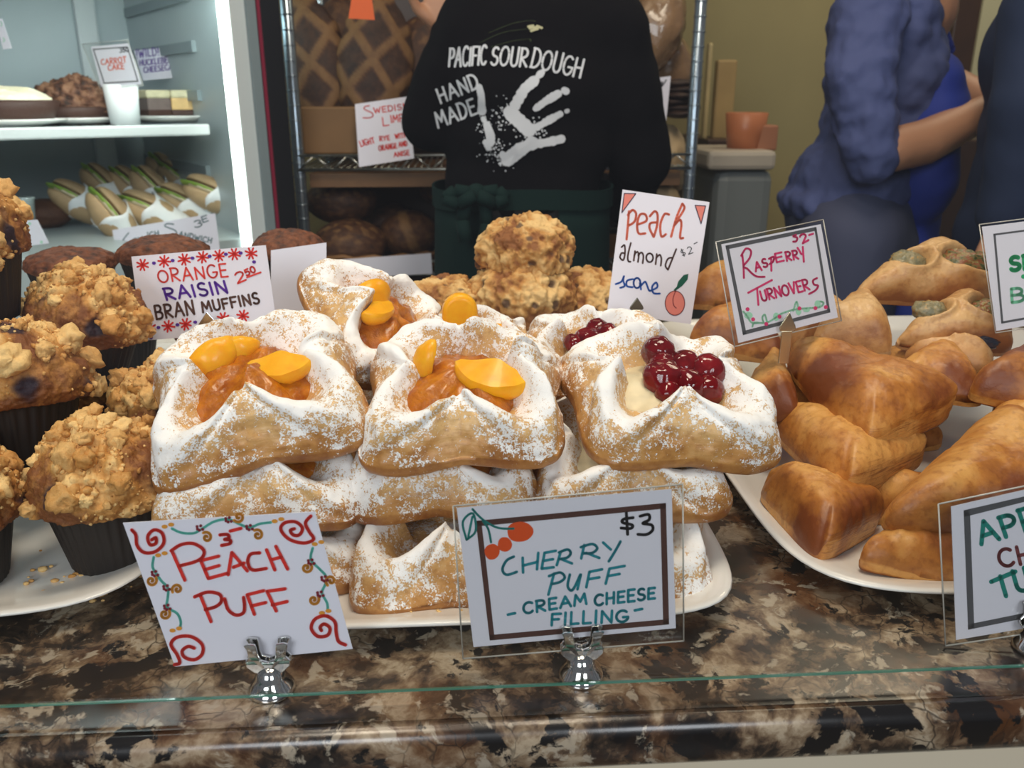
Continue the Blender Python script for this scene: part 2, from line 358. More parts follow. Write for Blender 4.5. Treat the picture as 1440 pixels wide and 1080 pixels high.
# ------------------------------------------------------------------ sugared puffs
def puff_mesh(seed, a=.069):
    rnd = random.Random(seed); o = seed*7.3
    pk = [rnd.uniform(.85, 1.2) for _ in range(4)]; ck = [rnd.uniform(.95, 1.07) for _ in range(4)]
    nth = 300; rings = [.02,.08,.15,.22,.28]+[.30+.0145*i for i in range(46)]+[.97,.985,.995,1.0,1.002,.995,.98,.95,.88,.7,.4,.05]
    nt_ = len(rings)-9
    def rim(th):
        s = abs(math.sin(2*th))**1.25; q = int(((th+PI/4) % (2*PI))//(PI/2)); c = int((th % (2*PI))//(PI/2))
        k = (abs(math.cos(th))**5+abs(math.sin(th))**5)**(-1/5)
        u = Vector((math.cos(th), math.sin(th), 0))
        R = a*k*(1-.075*(1-s))*(1+.05*nz(u, 1.7, o))*lerp(1, ck[c], s)
        rho = lerp(.555, .765, s)+.05*nz(u, 1.6, o+5)
        H = lerp(.0490*lerp(1, pk[q], 1-s), .0345, s)*(1+.20*nz(u, 2.6, o+9))
        return s, R, rho, H
    cache = {}
    m = M(); vs = []; sug = []; br = []
    for i, r in enumerate(rings):
        for j in range(nth):
            th = 2*PI*j/nth
            if j not in cache: cache[j] = rim(th)
            s, R, rho, H = cache[j]
            top = i < nt_
            if top:
                if r < rho:
                    tt = r/rho; z = .020+(H-.020)*sm(.60, 1.0, tt)**.8
                else:
                    tt = min(1, (r-rho)/(1-rho)); z = .009+(H-.009)*(1-tt**lerp(1.9, 2.4, s))
            else: z = [.009,.0065,.004,.002,.0008,0,0,0,0][i-nt_]
            x, y = r*R*math.cos(th), r*R*math.sin(th)
            p = Vector((x, y, z))
            k = fbm(p, 45, o, 4)*.0024 + nz(p, 20, o+3)*.0042 + nz(p, 120, o+4)*.0007
            if top and r > rho*.8: k += .0004*math.sin(z*1700+9*nz(p, 26, o))*sm(.45, .8, (r-rho)/(1-rho))*sm(-.1, .3, nz(p, 14, o+6))
            fold = 0; tq = (r-rho)/(1-rho)
            if top and r > rho*.9:
                uu = ((th+PI/4) % (PI/2))/(PI/4)-1; uu += .10*nz((x, y, 0), 30, o+40)+.12*math.sin(o+int(((th+PI/4) % (2*PI))//(PI/2))*2.1)
                ed = abs(uu)-(.07+.80*max(0, tq)); fold = sm(-.03, .05, ed)*sm(.75, .3, abs(uu)-.2)*sm(1.05, .8, tq)
                k += .0036*fold-.0016*sm(.16, .0, abs(ed))*sm(.0, .25, tq)
                k += .0012*(1-abs(nz(p, 34, o+60)))**6*sm(.1, .4, tq)
            d = Vector((math.cos(th), math.sin(th), 0))*.6*sm(.3, .9, r)+Vector((0,0,1))*(.9 if top else .1)
            p = p + d*k
            p.z += .0045*nz((x, y, 0), 11, o+20) + (.004*(1-s)*sm(.6, 1, r))
            vs.append(p)
            tt = (r-rho)/(1-rho)
            if not top: q_ = -.6
            elif r < rho: q_ = lerp(-.25, .30, sm(.62, .95, r/rho))
            else: q_ = lerp(.36, lerp(-.36, .06, s), sm(.05, .75, tt))
            sug.append(q_+.10*math.sin(th*2+seed)+.22*fold)
            br.append(.36*sm(.5, 1, tt)*(1 if top else 1)+.25*max(0, nz(p, 25, o+2))+(.2 if not top else 0)-.08*(1-s))
    k = len(rings)
    m.v = vs; m.f = [(i*nth+j, i*nth+(j+1) % nth, (i+1)*nth+(j+1) % nth, (i+1)*nth+j) for i in range(k-1) for j in range(nth)]
    m.at = {'sugar': sug, 'brown': br}
    for base in (0, (k-1)*nth):
        c = sum((vs[base+j] for j in range(nth)), Vector())/nth; m.v.append(c); ci = len(m.v)-1; m.at['sugar'].append(0); m.at['brown'].append(.3)
        m.f += [(ci, base+j, base+(j+1) % nth) for j in range(nth)]
    return m.mesh('pastry_shell', MAT['puff'])
def fill_mesh(name, mat, seed, R=.043, z0=.021, h=.019, lump=.0045):
    o = seed*3.1; rings = [.03,.12,.25,.4,.55,.7,.82,.92,.98,1.0,1.0,.9,.5,.05]
    def fn(th, q):
        i, r = q; k = .86+.2*abs(math.sin(2*th+PI/2)) + .10*nz((math.cos(th), math.sin(th), 0), 1.5, o)
        x, y = r*R*k*math.cos(th), r*R*k*math.sin(th)
        z = z0+h*(1-r**2.6) if i < 10 else z0-.006
        if i < 10: z += lump*fbm((x, y, 0), 60, o, 3)+lump*.8*nz((x, y, 0), 100, o)
        return (x, y, z)
    return polar(72, list(enumerate(rings)), fn).mesh(name, mat)
def slice_mesh(L=.040, W=.022, T=.020, seed=1):
    """peach wedge: rounded back, two flat cut faces meeting in an edge"""
    n = 20; vs = []; sec = [(0, -.62)]+[(math.sin(q), .38*math.cos(q)) for q in [-1.5+3.0*i/9 for i in range(10)]][::-1]; k = len(sec)
    for i in range(n+1):
        t = i/n; a = (t-.5)*1.9; w_ = max(.04, math.sin(PI*t))**.6; c = Vector((L*.62*math.sin(a), 0, L*.62*(math.cos(a)-1)*.75))
        for y, z in sec:
            p = c+Vector((math.sin(a)*z*T*w_, y*W*.5*w_, math.cos(a)*z*T*w_)); vs.append(p+Vector((1,1,1))*.0005*nz(p, 150, seed))
    m = M().add(vs, [(i*k+j, i*k+(j+1) % k, (i+1)*k+(j+1) % k, (i+1)*k+j) for i in range(n) for j in range(k)]+[tuple(range(k)), tuple(n*k+j for j in range(k))])
    me = m.mesh('peach_slice', MAT['peach']); me.set_sharp_from_angle(angle=.75); return me
def cherry_mesh(seed):
    r = .0112; m = M().ball((0,0,0), (r*1.05, r, r*.93), 28, 18, lambda d: 1+.10*nz(d, 1.6, seed)+.05*nz(d, 4, seed)-.10*sm(.75, 1, d.z))
    return m.mesh('cherry', MAT['cherry'])
PUFFS = [puff_mesh(s) for s in (1, 2, 3, 4)]
JAM = [fill_mesh('apricot_jam', MAT['jam'], s) for s in (1, 2)]
GLAZE = [fill_mesh('cherry_glaze', MAT['cherry'], s, .030, .022, .012) for s in (3, 4)]
CREAM = fill_mesh('cream_cheese', MAT['cream'], 6, .038, .021, .008, .002)
SLICE = [slice_mesh(.036, .022, .018, 2), slice_mesh(.046, .030, .026, 5)]
CHER = [cherry_mesh(1), cherry_mesh(2)]
def puff(label, loc, yaw, tilt, roll=0, kind='peach', v=0, sc=1.0, slices=(), cherries=(), up=None, jz=0):
    r = thing('fruit_puff', label, 'pastry', (loc[0], loc[1], CZ+loc[2]), (math.radians(tilt), math.radians(roll), math.radians(yaw)), 'sugared fruit puffs on the white plate')
    r.scale = (sc,)*3
    sh = link('pastry_shell', PUFFS[v % 4], None, r, rot=(0, 0, (v//4)*PI/2))
    if kind == 'peach':
        link('apricot_jam', JAM[v % 2], None, r, (0, 0, jz), (0, 0, .4*v))
        for k, (x, y, z, rx, ry, rz, s) in enumerate(slices):
            o = link('peach_slice', SLICE[k % 2], None, r, (x, y, z), (math.radians(rx), math.radians(ry), math.radians(rz))); o.scale = (s,)*3
    elif kind == 'cherry':
        link('cream_cheese', CREAM, None, r); link('cherry_glaze', GLAZE[v % 2], None, r, (.010, .002, jz), (0, 0, .3))
        for k, (x, y, z, s) in enumerate(cherries):
            o = link('cherry', CHER[k % 2], None, r, (x, y, z), (k*1.3, k*.7, k*2.1)); o.scale = (s,)*3
    return r
# lower layers
puff('sugar-dusted puff at the bottom of the pile, beside the cherry puff card', (-.018, .541, .006), 6, 3, v=4, kind=None)
puff('bottom puff under the cherry puff, its corner beside the cherry puff card', (.108, .543, .008), -9, 3, v=1, kind=None)
puff('bottom puff of the pile, half hidden by the peach puff card', (-.142, .560, .008), 14, 3, v=2, kind=None)
puff('sugar-dusted puff under the larger peach puff, above the peach puff card', (-.148, .572, .056), 8, 6, v=3, kind='peach', slices=[(0,0,.030,0,0,40,1)])
puff('sugar-dusted puff in the middle layer, under the peach puff with two slices', (-.012, .578, .056), -7, 6, v=5, kind='peach', slices=[(0,0,.030,0,0,0,1)])
puff('sugar-dusted puff in the middle layer, directly under the front cherry puff', (.112, .570, .056), 4, 6, v=7, kind='cherry', cherries=[(0,0,.028,1)])
# front row on top
P1 = puff('sugared peach puff on top of the pile, above the peach puff card', (-.150, .588, .108), 12, 16, -9, v=0, sc=1.10,
     slices=[(-.022,.013,.041,60,-25,15,1.1), (.020,-.006,.0325,150,0,-15,.9), (-.008,.020,.040,70,-10,-10,.9)])
P2 = puff('sugared peach puff in the middle of the front row, two peach slices in jam', (.0, .577, .107), -3, 13, 0, v=1, sc=1.06,
     slices=[(-.027,.004,.041,20,-75,25,.85), (.018,-.011,.0325,148,6,-16,1.12)])
P3 = puff('sugared cherry puff with a cluster of dark glazed cherries, front of pile', (.145, .580, .103), 5, 15, 2, v=2, sc=1.07, kind='cherry',
     cherries=[(-.004,-.004,.034,1.2), (-.001,.021,.039,1.05), (.029,.000,.035,1.15), (.013,.008,.034,1.1), (.013,-.010,.031,1.12), (.000,.009,.035,.9), (.026,-.013,.029,1.0), (-.003,-.016,.029,.85)])
# back row
for x, zz in ((-.115, 2), (.0, 2), (.12, 2)):
    for k in range(zz):
        puff('plain sugared puff in the lower back layers of the pile' , (x, .722, .008+.040*k), 5*k-4, 0, v=int(3+k+x*30), kind=None)
puff('sugared peach puff propped on edge at the back of the pile', (-.078, .705, .126), 35, 32, 22, v=6, kind='peach', slices=[(-.022,-.010,.038,120,0,40,1.1), (-.024,.010,.038,40,-30,30,1.0)], sc=1.0)
P5 = puff('sugared peach puff behind the middle one, one rounded slice standing up', (.0, .728, .090), 3, 8, 0, v=3, kind='peach', slices=[(.030,-.002,.040,150,0,10,.8), (-.028,-.004,.036,60,0,30,.8)])
th = M(); st = [(.0155*math.cos(q), .006+.0155*math.sin(q)) for q in [PI*k/14 for k in range(15)]]+[(-.0165,-.02), (.0165,-.02)]
th.prism(st, .012, lambda v: Vector((v.x, v.y+.12*v.z, v.z))).obj('peach_slice', MAT['peach'], P5, loc=(-.004, -.006, .058), bevel=.0045, seg=4)
puff('sugared cherry puff at the back, under the peach almond scone card', (.122, .728, .088), -6, 8, 0, v=4, kind='cherry', cherries=[(-.010,-.006,.036,1.1), (.008,-.002,.038,1.1), (0,.012,.036,1.1), (.024,-.010,.034,1), (-.022,-.010,.033,.9)])
# ------------------------------------------------------------------ muffins
def lumps(m, rnd, n, fn, rmin, rmax, tone=(.3, 1.1)):
    """small irregular crumbs set on a surface given by fn() -> (point, normal)"""
    for _ in range(n):
        p, nn = fn(); r = rmin*(rmax/rmin)**(rnd.random()**1.8); o = rnd.uniform(0, 90); tn = rnd.uniform(*tone)
        sq = (r*rnd.uniform(.8, 1.3), r*rnd.uniform(.8, 1.3), r*rnd.uniform(.7, 1.1))
        u, v_ = (9, 7) if r < .003 else (22, 14)
        m.ball(Vector(p)+Vector(nn)*r*.05, sq, u, v_, lambda d: 1+.45*nz(d, 1.3, o)+.32*nz(d, 3.1, o)+.16*nz(d, 7, o), rot=Euler((o, o*2, o*3)).to_matrix(), tone=tn, berry=0.0)
def muffin_meshes(seed, streusel=True, R=.051, h=.046):
    rnd = random.Random(seed); o = seed*11.7; cupR, cupr, ch = .043, .031, .056
    rings = [.02,.05]+[.08+.016*i for i in range(60)]+[1.04,1.08,1.1,1.08,1.0,.85,.5,.05]
    nth = 280; top = len(rings)-5; vs = []; tone = []; ber = []
    def base(th, i, r):
        Rr = R*(1+.06*nz((math.cos(th), math.sin(th), 0), 1.2, o))
        if i < top:
            a = min(r, 1.1)*PI/2*1.13; return Vector((Rr*math.sin(a)*math.cos(th), Rr*math.sin(a)*math.sin(th), ch+h*math.cos(a)*(1 if a < PI/2 else .5)))
        return Vector((cupR*.97*r/1.1*math.cos(th), cupR*.97*r/1.1*math.sin(th), ch-.006))
    for i, r in enumerate(rings):
        for j in range(nth):
            th = 2*PI*j/nth; p = base(th, i, r); d = Vector((p.x, p.y, (p.z-ch)*1.2+.004)).normalized()
            b = 0.0; tn = .5
            if i < top:
                v1 = vor(p, 62, o); v2 = vor(p, 150, o+4)
                if streusel:
                    l1 = max(0, .55-v1[0]); l2 = max(0, .5-v2[0])
                    patch = sm(-.15, .2, nz(p, 24, o+8))
                    l3 = max(0, .5-vor(p, 330, o+9)[0]); k = patch*(l1*.014+l2*.006+l3*.0026)+.0036*fbm(p, 80, o, 5)+.005*nz(p, 20, o+2)+.0012*fbm(p, 420, o, 3)
                    tn = .02+patch*.40+(1.3*l1+.5*l2+.3*l3)*patch+.35*fbm(p, 60, o+1, 3)-.25*sm(.6, 1.05, r)
                    b = (1-patch)*sm(.12, .26, nz(p, 34, o+15))
                else:
                    k = .0022*fbm(p, 110, o, 4)+.003*nz(p, 30, o); tn = .4+.5*fbm(p, 120, o, 3)
                p = p+d*k
            vs.append(p); tone.append(tn); ber.append(b)
    k = len(rings); m = M(); m.v = vs; m.at = {'tone': tone, 'berry': ber}
    m.f = [(i*nth+j, i*nth+(j+1) % nth, (i+1)*nth+(j+1) % nth, (i+1)*nth+j) for i in range(k-1) for j in range(nth)]
    for bs in (0, (k-1)*nth):
        c = sum((vs[bs+j] for j in range(nth)), Vector())/nth; m.v.append(c); ci = len(m.v)-1; tone.append(.6); ber.append(0)
        m.f += [(ci, bs+j, bs+(j+1) % nth) for j in range(nth)]
    if streusel:
        def spot():
            while True:
                j = rnd.randrange(nth); i = rnd.randrange(2, top-1); p = vs[i*nth+j]
                if nz(p, 24, o+8) > rnd.uniform(-.25, .1): return p, Vector((p.x, p.y, p.z-ch+.01)).normalized()
        lumps(m, rnd, 520, spot, .0006, .0036, (.1, 1.0)); lumps(m, rnd, 34, spot, .0045, .0100, (.3, .95))
    topm = m.mesh('crumb_top', MAT['streusel' if streusel else 'bran'])
    # pleated cup
    n = 36*4; prof = [(.0, .0), (.86, 0.0), (1, .002)]+[(1, .002+.0555*t/10) for t in range(1, 11)]+[(.965, .0575), (.94, .050)]
    cm = M(); cv = []
    for q, z in prof:
        t = min(1, max(0, z/.056)); R0 = lerp(cupr, cupR, t)*q
        for j in range(n):
            a = 2*PI*j/n; ph = (j % 4)/4; pl = (1-abs(ph-.5)*4)*.0011*(.3+.7*t)*(1 if q > .5 else 0)
            cv.append(((R0+pl)*math.cos(a), (R0+pl)*math.sin(a), z+(.0012*nz((math.cos(a), math.sin(a), 0), 6, o) if z > .05 else 0)))
    cm.add(cv, [(i*n+j, i*n+(j+1) % n, (i+1)*n+(j+1) % n, (i+1)*n+j) for i in range(len(prof)-1) for j in range(n)])
    return topm, cm.mesh('paper_cup', MAT['cup'])
MUF = [muffin_meshes(s) for s in (1, 2, 3)]
BRAN = [muffin_meshes(8, False, .047, .020), muffin_meshes(9, False, .049, .028)]
def muffin(label, loc, rot=(0,0,0), v=0, sc=1.0, bran=False):
    r = thing('bran_muffin' if bran else 'crumb_muffin', label, 'muffin', (loc[0], loc[1], CZ+loc[2]), tuple(math.radians(a) for a in rot), 'bran muffins at the back' if bran else 'crumb muffins in brown paper cups')
    r.scale = (sc,)*3; tm, cm = (BRAN if bran else MUF)[v % (2 if bran else 3)]
    link('crumb_top', tm, None, r); link('paper_cup', cm, None, r); return r
muffin('crumb muffin alone on the bare plate corner, above the peach puff card', (-.257, .560, .0065), (-4, 0, 20), 0, 1.03)
muffin('crumb muffin at the plate front, mostly cut off by the picture edge', (-.358, .532, .0065), (0, 0, 110), 1)
muffin('big crumb muffin with dark berry spots, resting over two others at the front', (-.348, .622, .058), (8, -2, 200), 2, 1.10)
muffin('crumb muffin tucked behind the peach puffs, under the orange raisin card', (-.262, .715, .0065), (0, 0, 300), 1, 1.0)
muffin('blueberry crumb muffin with dark split top, touching the orange raisin card', (-.350, .748, .078), (8, 6, 70), 0, 1.04)
muffin('crumb muffin hidden low under the blueberry one', (-.365, .770, .0065), (0, 0, 40), 2, .85)
muffin('tallest crumb muffin, its top at the picture edge beside the sandwiches', (-.412, .705, .150), (0, 4, 150), 1, 1.15)
muffin('crumb muffin hidden low under the tallest one', (-.475, .690, .030), (0, 0, 240), 2, 1.0)
for i, (px, py, y, sc, lab) in enumerate([(230, 357, .95, 1.06, 'dark bran muffin peeking over the orange raisin card'), (405, 338, .97, .86, 'small dark bran muffin behind the blank white card'), (100, 372, .97, 1.05, 'flat-topped brown muffin behind the blueberry crumb muffin')]):
    p = at_y(px, py, y); muffin(lab, (p.x, p.y, p.z-CZ-.060), (0, 0, 50*i), i % 2, sc, True)
for i, (x, y) in enumerate(((-.30, .99), (-.20, 1.02), (-.42, 1.02))):
    muffin('bran muffin in the bottom layer, dark behind the orange raisin card', (x, y, .0065), (0, 0, 70*i), i, .95, True)
crm = M(); rnd = random.Random(5)
for k in range(46):
    px, py = rnd.gauss(105, 38), rnd.gauss(815, 13); p = at_z(px, py, CZ+.0075); r = rnd.uniform(.0007, .0024)*(1.4 if k < 5 else 1)
    if p.y > .492 and p.x > -.40: crm.ball(p, (r*1.3, r, r*.7), 8, 6, lambda d: 1+.3*nz(d, 2, k), tone=rnd.uniform(.2, .8))
for k in range(12):
    p = at_z(rnd.uniform(540, 660), rnd.uniform(858, 870), CZ+.012); r = rnd.uniform(.0006, .0014)
    crm.ball(p, (r*1.3, r, r*.7), 8, 6, None, tone=.8)
o = crm.obj('muffin_crumbs', MAT['streusel']); tag(o, 'loose crumbs scattered on the bare plate corner', 'crumbs', None, 'stuff')
# ------------------------------------------------------------------ scones
def scone_mesh(seed, R=.058, h=.058):
    o = seed*5.9; rings = [.02,.06]+[.10+.0165*i for i in range(60)]+[1.1,1.08,1.0,.8,.4,.05]; top = len(rings)-4; nth = 260
    tone = []; ber = []; vs = []
    for i, r in enumerate(rings):
        for j in range(nth):
            th = 2*PI*j/nth
            Rr = R*(1+.10*nz((math.cos(th), math.sin(th), 0), 1.3, o))
            if i < top:
                a = r*PI/2*1.08; p = Vector((Rr*math.sin(a)**.85*math.cos(th), Rr*math.sin(a)**.85*math.sin(th), .016+(h-.016)*max(-.2, math.cos(a))**1 if math.cos(a) > 0 else .016+.07*math.cos(a)))
            else: p = Vector((Rr*r*.9*math.cos(th), Rr*r*.9*math.sin(th), 0))
            d = Vector((p.x, p.y, (p.z-.02)*1.1)).normalized(); tn = .5; b = 0
            if i < top:
                v1 = vor(p, 45, o); cr = min(1, (v1[1]-v1[0])*3)
                k = .0050*fbm(p, 40, o, 5)+.006*nz(p, 17, o)-.0028*(1-cr)+.0018*max(0, .5-vor(p, 130, o)[0])*2+.0024*fbm(p, 150, o, 4)-.001
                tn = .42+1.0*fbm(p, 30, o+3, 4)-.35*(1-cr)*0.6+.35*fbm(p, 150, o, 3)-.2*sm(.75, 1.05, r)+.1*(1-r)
                v2 = noise.voronoi(p*55+Vector((o, o, o))); cell = noise.cell(v2[1][0]*9.1)
                b = sm(.34, .22, v2[0][0]) if cell > .30 else 0
                p += d*k-d*.0012*b
            vs.append(p); tone.append(tn); ber.append(b*.85)
    k = len(rings); m = M(); m.v = vs; m.at = {'tone': tone, 'berry': ber}
    m.f = [(i*nth+j, i*nth+(j+1) % nth, (i+1)*nth+(j+1) % nth, (i+1)*nth+j) for i in range(k-1) for j in range(nth)]
    for bs in (0, (k-1)*nth):
        c = sum((vs[bs+j] for j in range(nth)), Vector())/nth; m.v.append(c); ci = len(m.v)-1; tone.append(.6); ber.append(0)
        m.f += [(ci, bs+j, bs+(j+1) % nth) for j in range(nth)]
    return m.mesh('scone', MAT['scone'])
SCO = [scone_mesh(s) for s in (1, 2, 3)]
for i, (lab, px, py, y, sc, rz, z) in enumerate([
    ('round fruit scone on top of the scone stack', 740, 380, .935, .95, 0, .151),
    ('broad fruit scone just under the topmost one', 733, 430, .92, 1.08, 70, .098),
    ('fruit scone low in the stack, above the standing peach slice', 625, 440, .93, .98, 140, .082),
    ('fruit scone low in the stack, beside the peach almond scone card', 828, 440, .955, 1.0, 200, .082),
    ('scone at the base of the stack, behind the peach puffs', 690, 470, .945, 1.0, 30, .0065),
    ('scone at the base of the stack, behind the cherry puffs', 790, 470, .965, .95, 95, .0065),
    ('scone at the base of the stack, behind the propped peach puff', 600, 470, .965, .9, 10, .0065)]):
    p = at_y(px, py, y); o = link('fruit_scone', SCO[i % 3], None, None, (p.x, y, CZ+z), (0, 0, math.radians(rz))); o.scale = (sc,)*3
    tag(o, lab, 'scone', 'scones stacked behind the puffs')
# ------------------------------------------------------------------ turnovers
def tri_pillow(pts, H, seed, mat, name, fold=0, lay=1.0, nth=220, p=4.2, pits=()):
    """a three-cornered folded pastry whose rim runs through three real points"""
    A = [Vector(q) for q in pts]; c = (A[0]+A[1]+A[2])/3
    n = (A[1]-A[0]).cross(A[2]-A[0]).normalized()
    if n.z < 0: n = -n; A = [A[0], A[2], A[1]]
    X = (A[1]-A[0]).normalized(); Y = n.cross(X)
    L = [Vector(((q-c).dot(X), (q-c).dot(Y))) for q in A]; sd = []
    for i in range(3):
        a, b = L[i], L[(i+1) % 3]; e = (b-a).normalized(); nn = Vector((e.y, -e.x)); d = a.dot(nn)
        if d < 0: nn = -nn; d = -d
        sd.append((math.atan2(nn.y, nn.x), d, i))
    o = seed*9.7; rings = [.03]+[.1+.04*i for i in range(18)]+[.82,.85,.88,.905,.93,.95,.97,.985,1.0]+['w%d' % q for q in range(9)]+[.985,.95,.85,.6,.3,.05]
    ti = rings.index(1.0); vs = []; br = []; wa = []
    edges = {}
    for i, r in enumerate(rings):
        wall = isinstance(r, str)
        for j in range(nth):
            th = 2*PI*j/nth
            if j not in edges:
                qs = [(max(0, math.cos(th-a))/d, k) for a, d, k in sd]
                R = sum(q**p for q, k in qs)**(-1/p); R3 = .97*sum(q**3 for q, k in qs)**(-1/3); wf = sum(q**8 for q, k in qs if k == fold)/sum(q**8 for q, k in qs)
                edges[j] = (R3, R*(1+.03*nz((math.cos(th), math.sin(th), 0), 2.2, o)), sm(.25, .75, wf), .0125*lay*(1+.4*nz((math.cos(th), math.sin(th), 0), 3, o+3)))
            R3, R, wf, eh = edges[j]; zt = lerp(eh, .006, wf); rr = r; x_ = 0
            if wall:
                t_ = (int(r[1:])+1)/10; z = zt*(1-t_); rr = 1.0+lerp(.010*math.sin(int(r[1:])*PI)+.012*nz((th*3, t_*6, o), 2), -.02*t_, wf)
            elif i <= ti: z = zt+(H-zt)*max(0, 1-r**lerp(3.2, 3.9, wf))**.56
            else: z = 0.0
            Rr = lerp(R3, R, min(1, rr)**5); x, y = Rr*rr*math.cos(th), Rr*rr*math.sin(th); q = Vector((x, y, z))
            k = .0026*fbm(q, 38, o, 4)+.005*nz(q, 18, o+1)+.0006*nz(q, 160, o)
            z += k*(1 if i <= ti else (.5 if wall else .1))
            if not wall and i <= ti:
                for (ax, ay, arx, ary) in pits:
                    g = math.hypot((x-ax)/arx, (y-ay)/ary)*(1+.12*nz((x, y, 0), 60, o)); z += -.015*sm(1.05, .72, g)+.0045*math.exp(-((g-1.22)/.20)**2)
            vs.append((x, y, z)); wa.append((1.0 if wall else sm(.95, 1, r) if i <= ti else 0)*(1-wf)); er = 0 if wall else sm(.5, 1, r if i <= ti else 1)
            br.append(-.04+.34*er*lerp(.5, 1.1, wf)+1.25*max(0, nz(q, 15, o+4)-.02)+.18*nz(q, 45, o)+(-.12 if wall else 0)*(1-wf)+(.25 if i > ti and not wall else 0))
    k = len(rings); m = M(); m.v = vs; m.at = {'brown': br, 'wall': wa}
    m.f = [(i*nth+j, i*nth+(j+1) % nth, (i+1)*nth+(j+1) % nth, (i+1)*nth+j) for i in range(k-1) for j in range(nth)]
    for bs in (0, (k-1)*nth):
        cc = sum((Vector(vs[bs+j]) for j in range(nth)), Vector())/nth; m.v.append(cc); ci = len(m.v)-1; br.append(.2); wa.append(0)
        m.f += [(ci, bs+j, bs+(j+1) % nth) for j in range(nth)]
    rot = Matrix((X, Y, n)).transposed().to_euler()
    return m.mesh(name, mat), c, rot
def turnover(label, pts, H=.045, seed=1, fold=0, mat='turn', name='fruit_turnover', lay=1.0, grp='golden fruit turnovers', fills=()):
    P3_ = [at_y(*q) for q in pts]; me, c, rot = tri_pillow(P3_, H, seed, MAT[mat], 'pastry_shell' if fills else name, fold, lay, pits=[(f[0], f[1], f[3]*1.05, f[4]*1.05) for f in fills])
    if not fills:
        return tag(link(name, me, None, None, c, rot), label, 'pastry', grp)
    r = thing(name, label, 'pastry', c, rot, grp); link('pastry_shell', me, None, r)
    for k, (x, y, z, rx, ry, rz, fm) in enumerate(fills):
        M().ball((0,0,0), (rx, ry, rz), 30, 20, lambda d: 1+.18*nz(d, 2.3, seed+k)+.16*nz(d, 6, seed+k)).obj('filling', MAT[fm], r, loc=(x, y, z))
    return r
def mk_fill(name, stops):
    m, nt, b = newmat(name); nt.links.new(ramp(nt, noi(nt, 130, 4, .6, randco(nt)), stops, 'CONSTANT'), b.inputs['Base Color'])
    b.inputs['Roughness'].default_value = .35; bump(nt, b, noi(nt, 260, 3), .6, .002); return m
MAT['spinach'] = mk_fill('spinach_filling', [(.0, (.04,.055,.012)), (.42, (.15,.12,.03)), (.5, (.24,.07,.02)), (.58, (.30,.24,.08)), (.66, (.07,.07,.02))])
MAT['cheese'] = mk_fill('browned_cheese', [(.0, (.17,.16,.09)), (.45, (.25,.21,.11)), (.6, (.40,.24,.07))])
MAT['darkberry'] = plain('dark_berry_filling', (.016,.017,.03), .2, coat=.4)
turnover('long golden turnover lying on top of the pile, open layered end facing forward', [(1090, 505, .755), (1208, 652, .585), (1352, 585, .655)], .046, 1, 0, lay=1.9)
turnover('golden turnover directly under the topmost long one', [(1070, 600, .70), (1184, 715, .553), (1312, 650, .63)], .042, 2, 0, lay=1.8)
turnover('dark-browned turnover leaning low against the plate rim', [(1056, 690, .615), (1148, 803, .500), (1240, 745, .575)], .044, 3, 0, lay=1.6)
turnover('large golden turnover, its point above the apple turnover card', [(1208, 752, .505), (1395, 585, .655), (1560, 790, .50)], .050, 4, 0)
turnover('flat turnover lying on the plate under the large pointed one', [(1190, 800, .492), (1360, 832, .478), (1330, 720, .60)], .034, 5, 0)
turnover('golden turnover in the middle of the pile behind the topmost long one', [(1240, 560, .70), (1390, 575, .66), (1330, 510, .79)], .040, 6, 0)
turnover('golden turnover at the picture edge above the large pointed one', [(1345, 560, .66), (1500, 600, .62), (1470, 520, .76)], .048, 7, 0)
turnover('turnover wedged beside the front cherry puff', [(1040, 600, .68), (1130, 590, .66), (1100, 510, .80)], .040, 8, 0)
turnover('sugar-dusted pale turnover behind the raspberry card, near its lower corner', [(1130, 505, .76), (1262, 505, .735), (1215, 445, .86)], .050, 9, 0, 'turnpale')
turnover('pale turnover partly hidden behind the raspberry card', [(1085, 500, .77), (1195, 485, .80), (1130, 430, .90)], .050, 19, 0, 'turnpale')
turnover('turnover peeking out between the scone card and raspberry card, upper one', [(955, 435, .90), (1085, 440, .86), (1040, 400, .99)], .046, 10, 0)
turnover('turnover peeking out between the scone card and raspberry card, lower one', [(955, 500, .80), (1110, 515, .76), (1040, 455, .90)], .046, 11, 0)
for k, (x, y, z) in enumerate([(.33, .62, .0065), (.45, .62, .0065), (.40, .76, .0065), (.56, .72, .0065), (.34, .76, .045), (.50, .66, .05), (.46, .80, .05)]):
    A = [Vector((x-.07, y-.045, CZ+z)), Vector((x+.07, y-.045, CZ+z)), Vector((x, y+.055, CZ+z))]
    me, c, rot = tri_pillow(A, .038, 30+k, MAT['turn'], 'fruit_turnover', 0, 1, 120)
    tag(link('fruit_turnover', me, None, None, c, rot), 'plain turnover buried in the inside of the turnover pile', 'pastry', 'golden fruit turnovers')
turnover('savoury turnover on top, spinach and red pepper filling showing', [(1182, 425, .82), (1420, 440, .80), (1312, 340, .90)], .040, 12, 0, 'turnpale', 'savoury_turnover', .6, 'filled savoury turnovers', [(.030, .000, .0315, .030, .019, .010, 'spinach'), (-.032, -.002, .030, .018, .015, .009, 'cheese')])
turnover('savoury turnover just under the topmost filled one, green filling at its ends', [(1245, 492, .77), (1430, 505, .745), (1350, 415, .83)], .038, 13, 0, 'turnpale', 'savoury_turnover', .6, 'filled savoury turnovers', [(.028, .004, .029, .024, .015, .009, 'spinach'), (-.032, .000, .028, .016, .012, .009, 'cheese')])
turnover('small filled turnover with dark berry filling below the savoury ones', [(1258, 520, .76), (1405, 535, .715), (1340, 475, .84)], .036, 14, 0, 'turnpale', 'savoury_turnover', .6, 'filled savoury turnovers', [(.020, -.010, .026, .020, .014, .009, 'darkberry')])
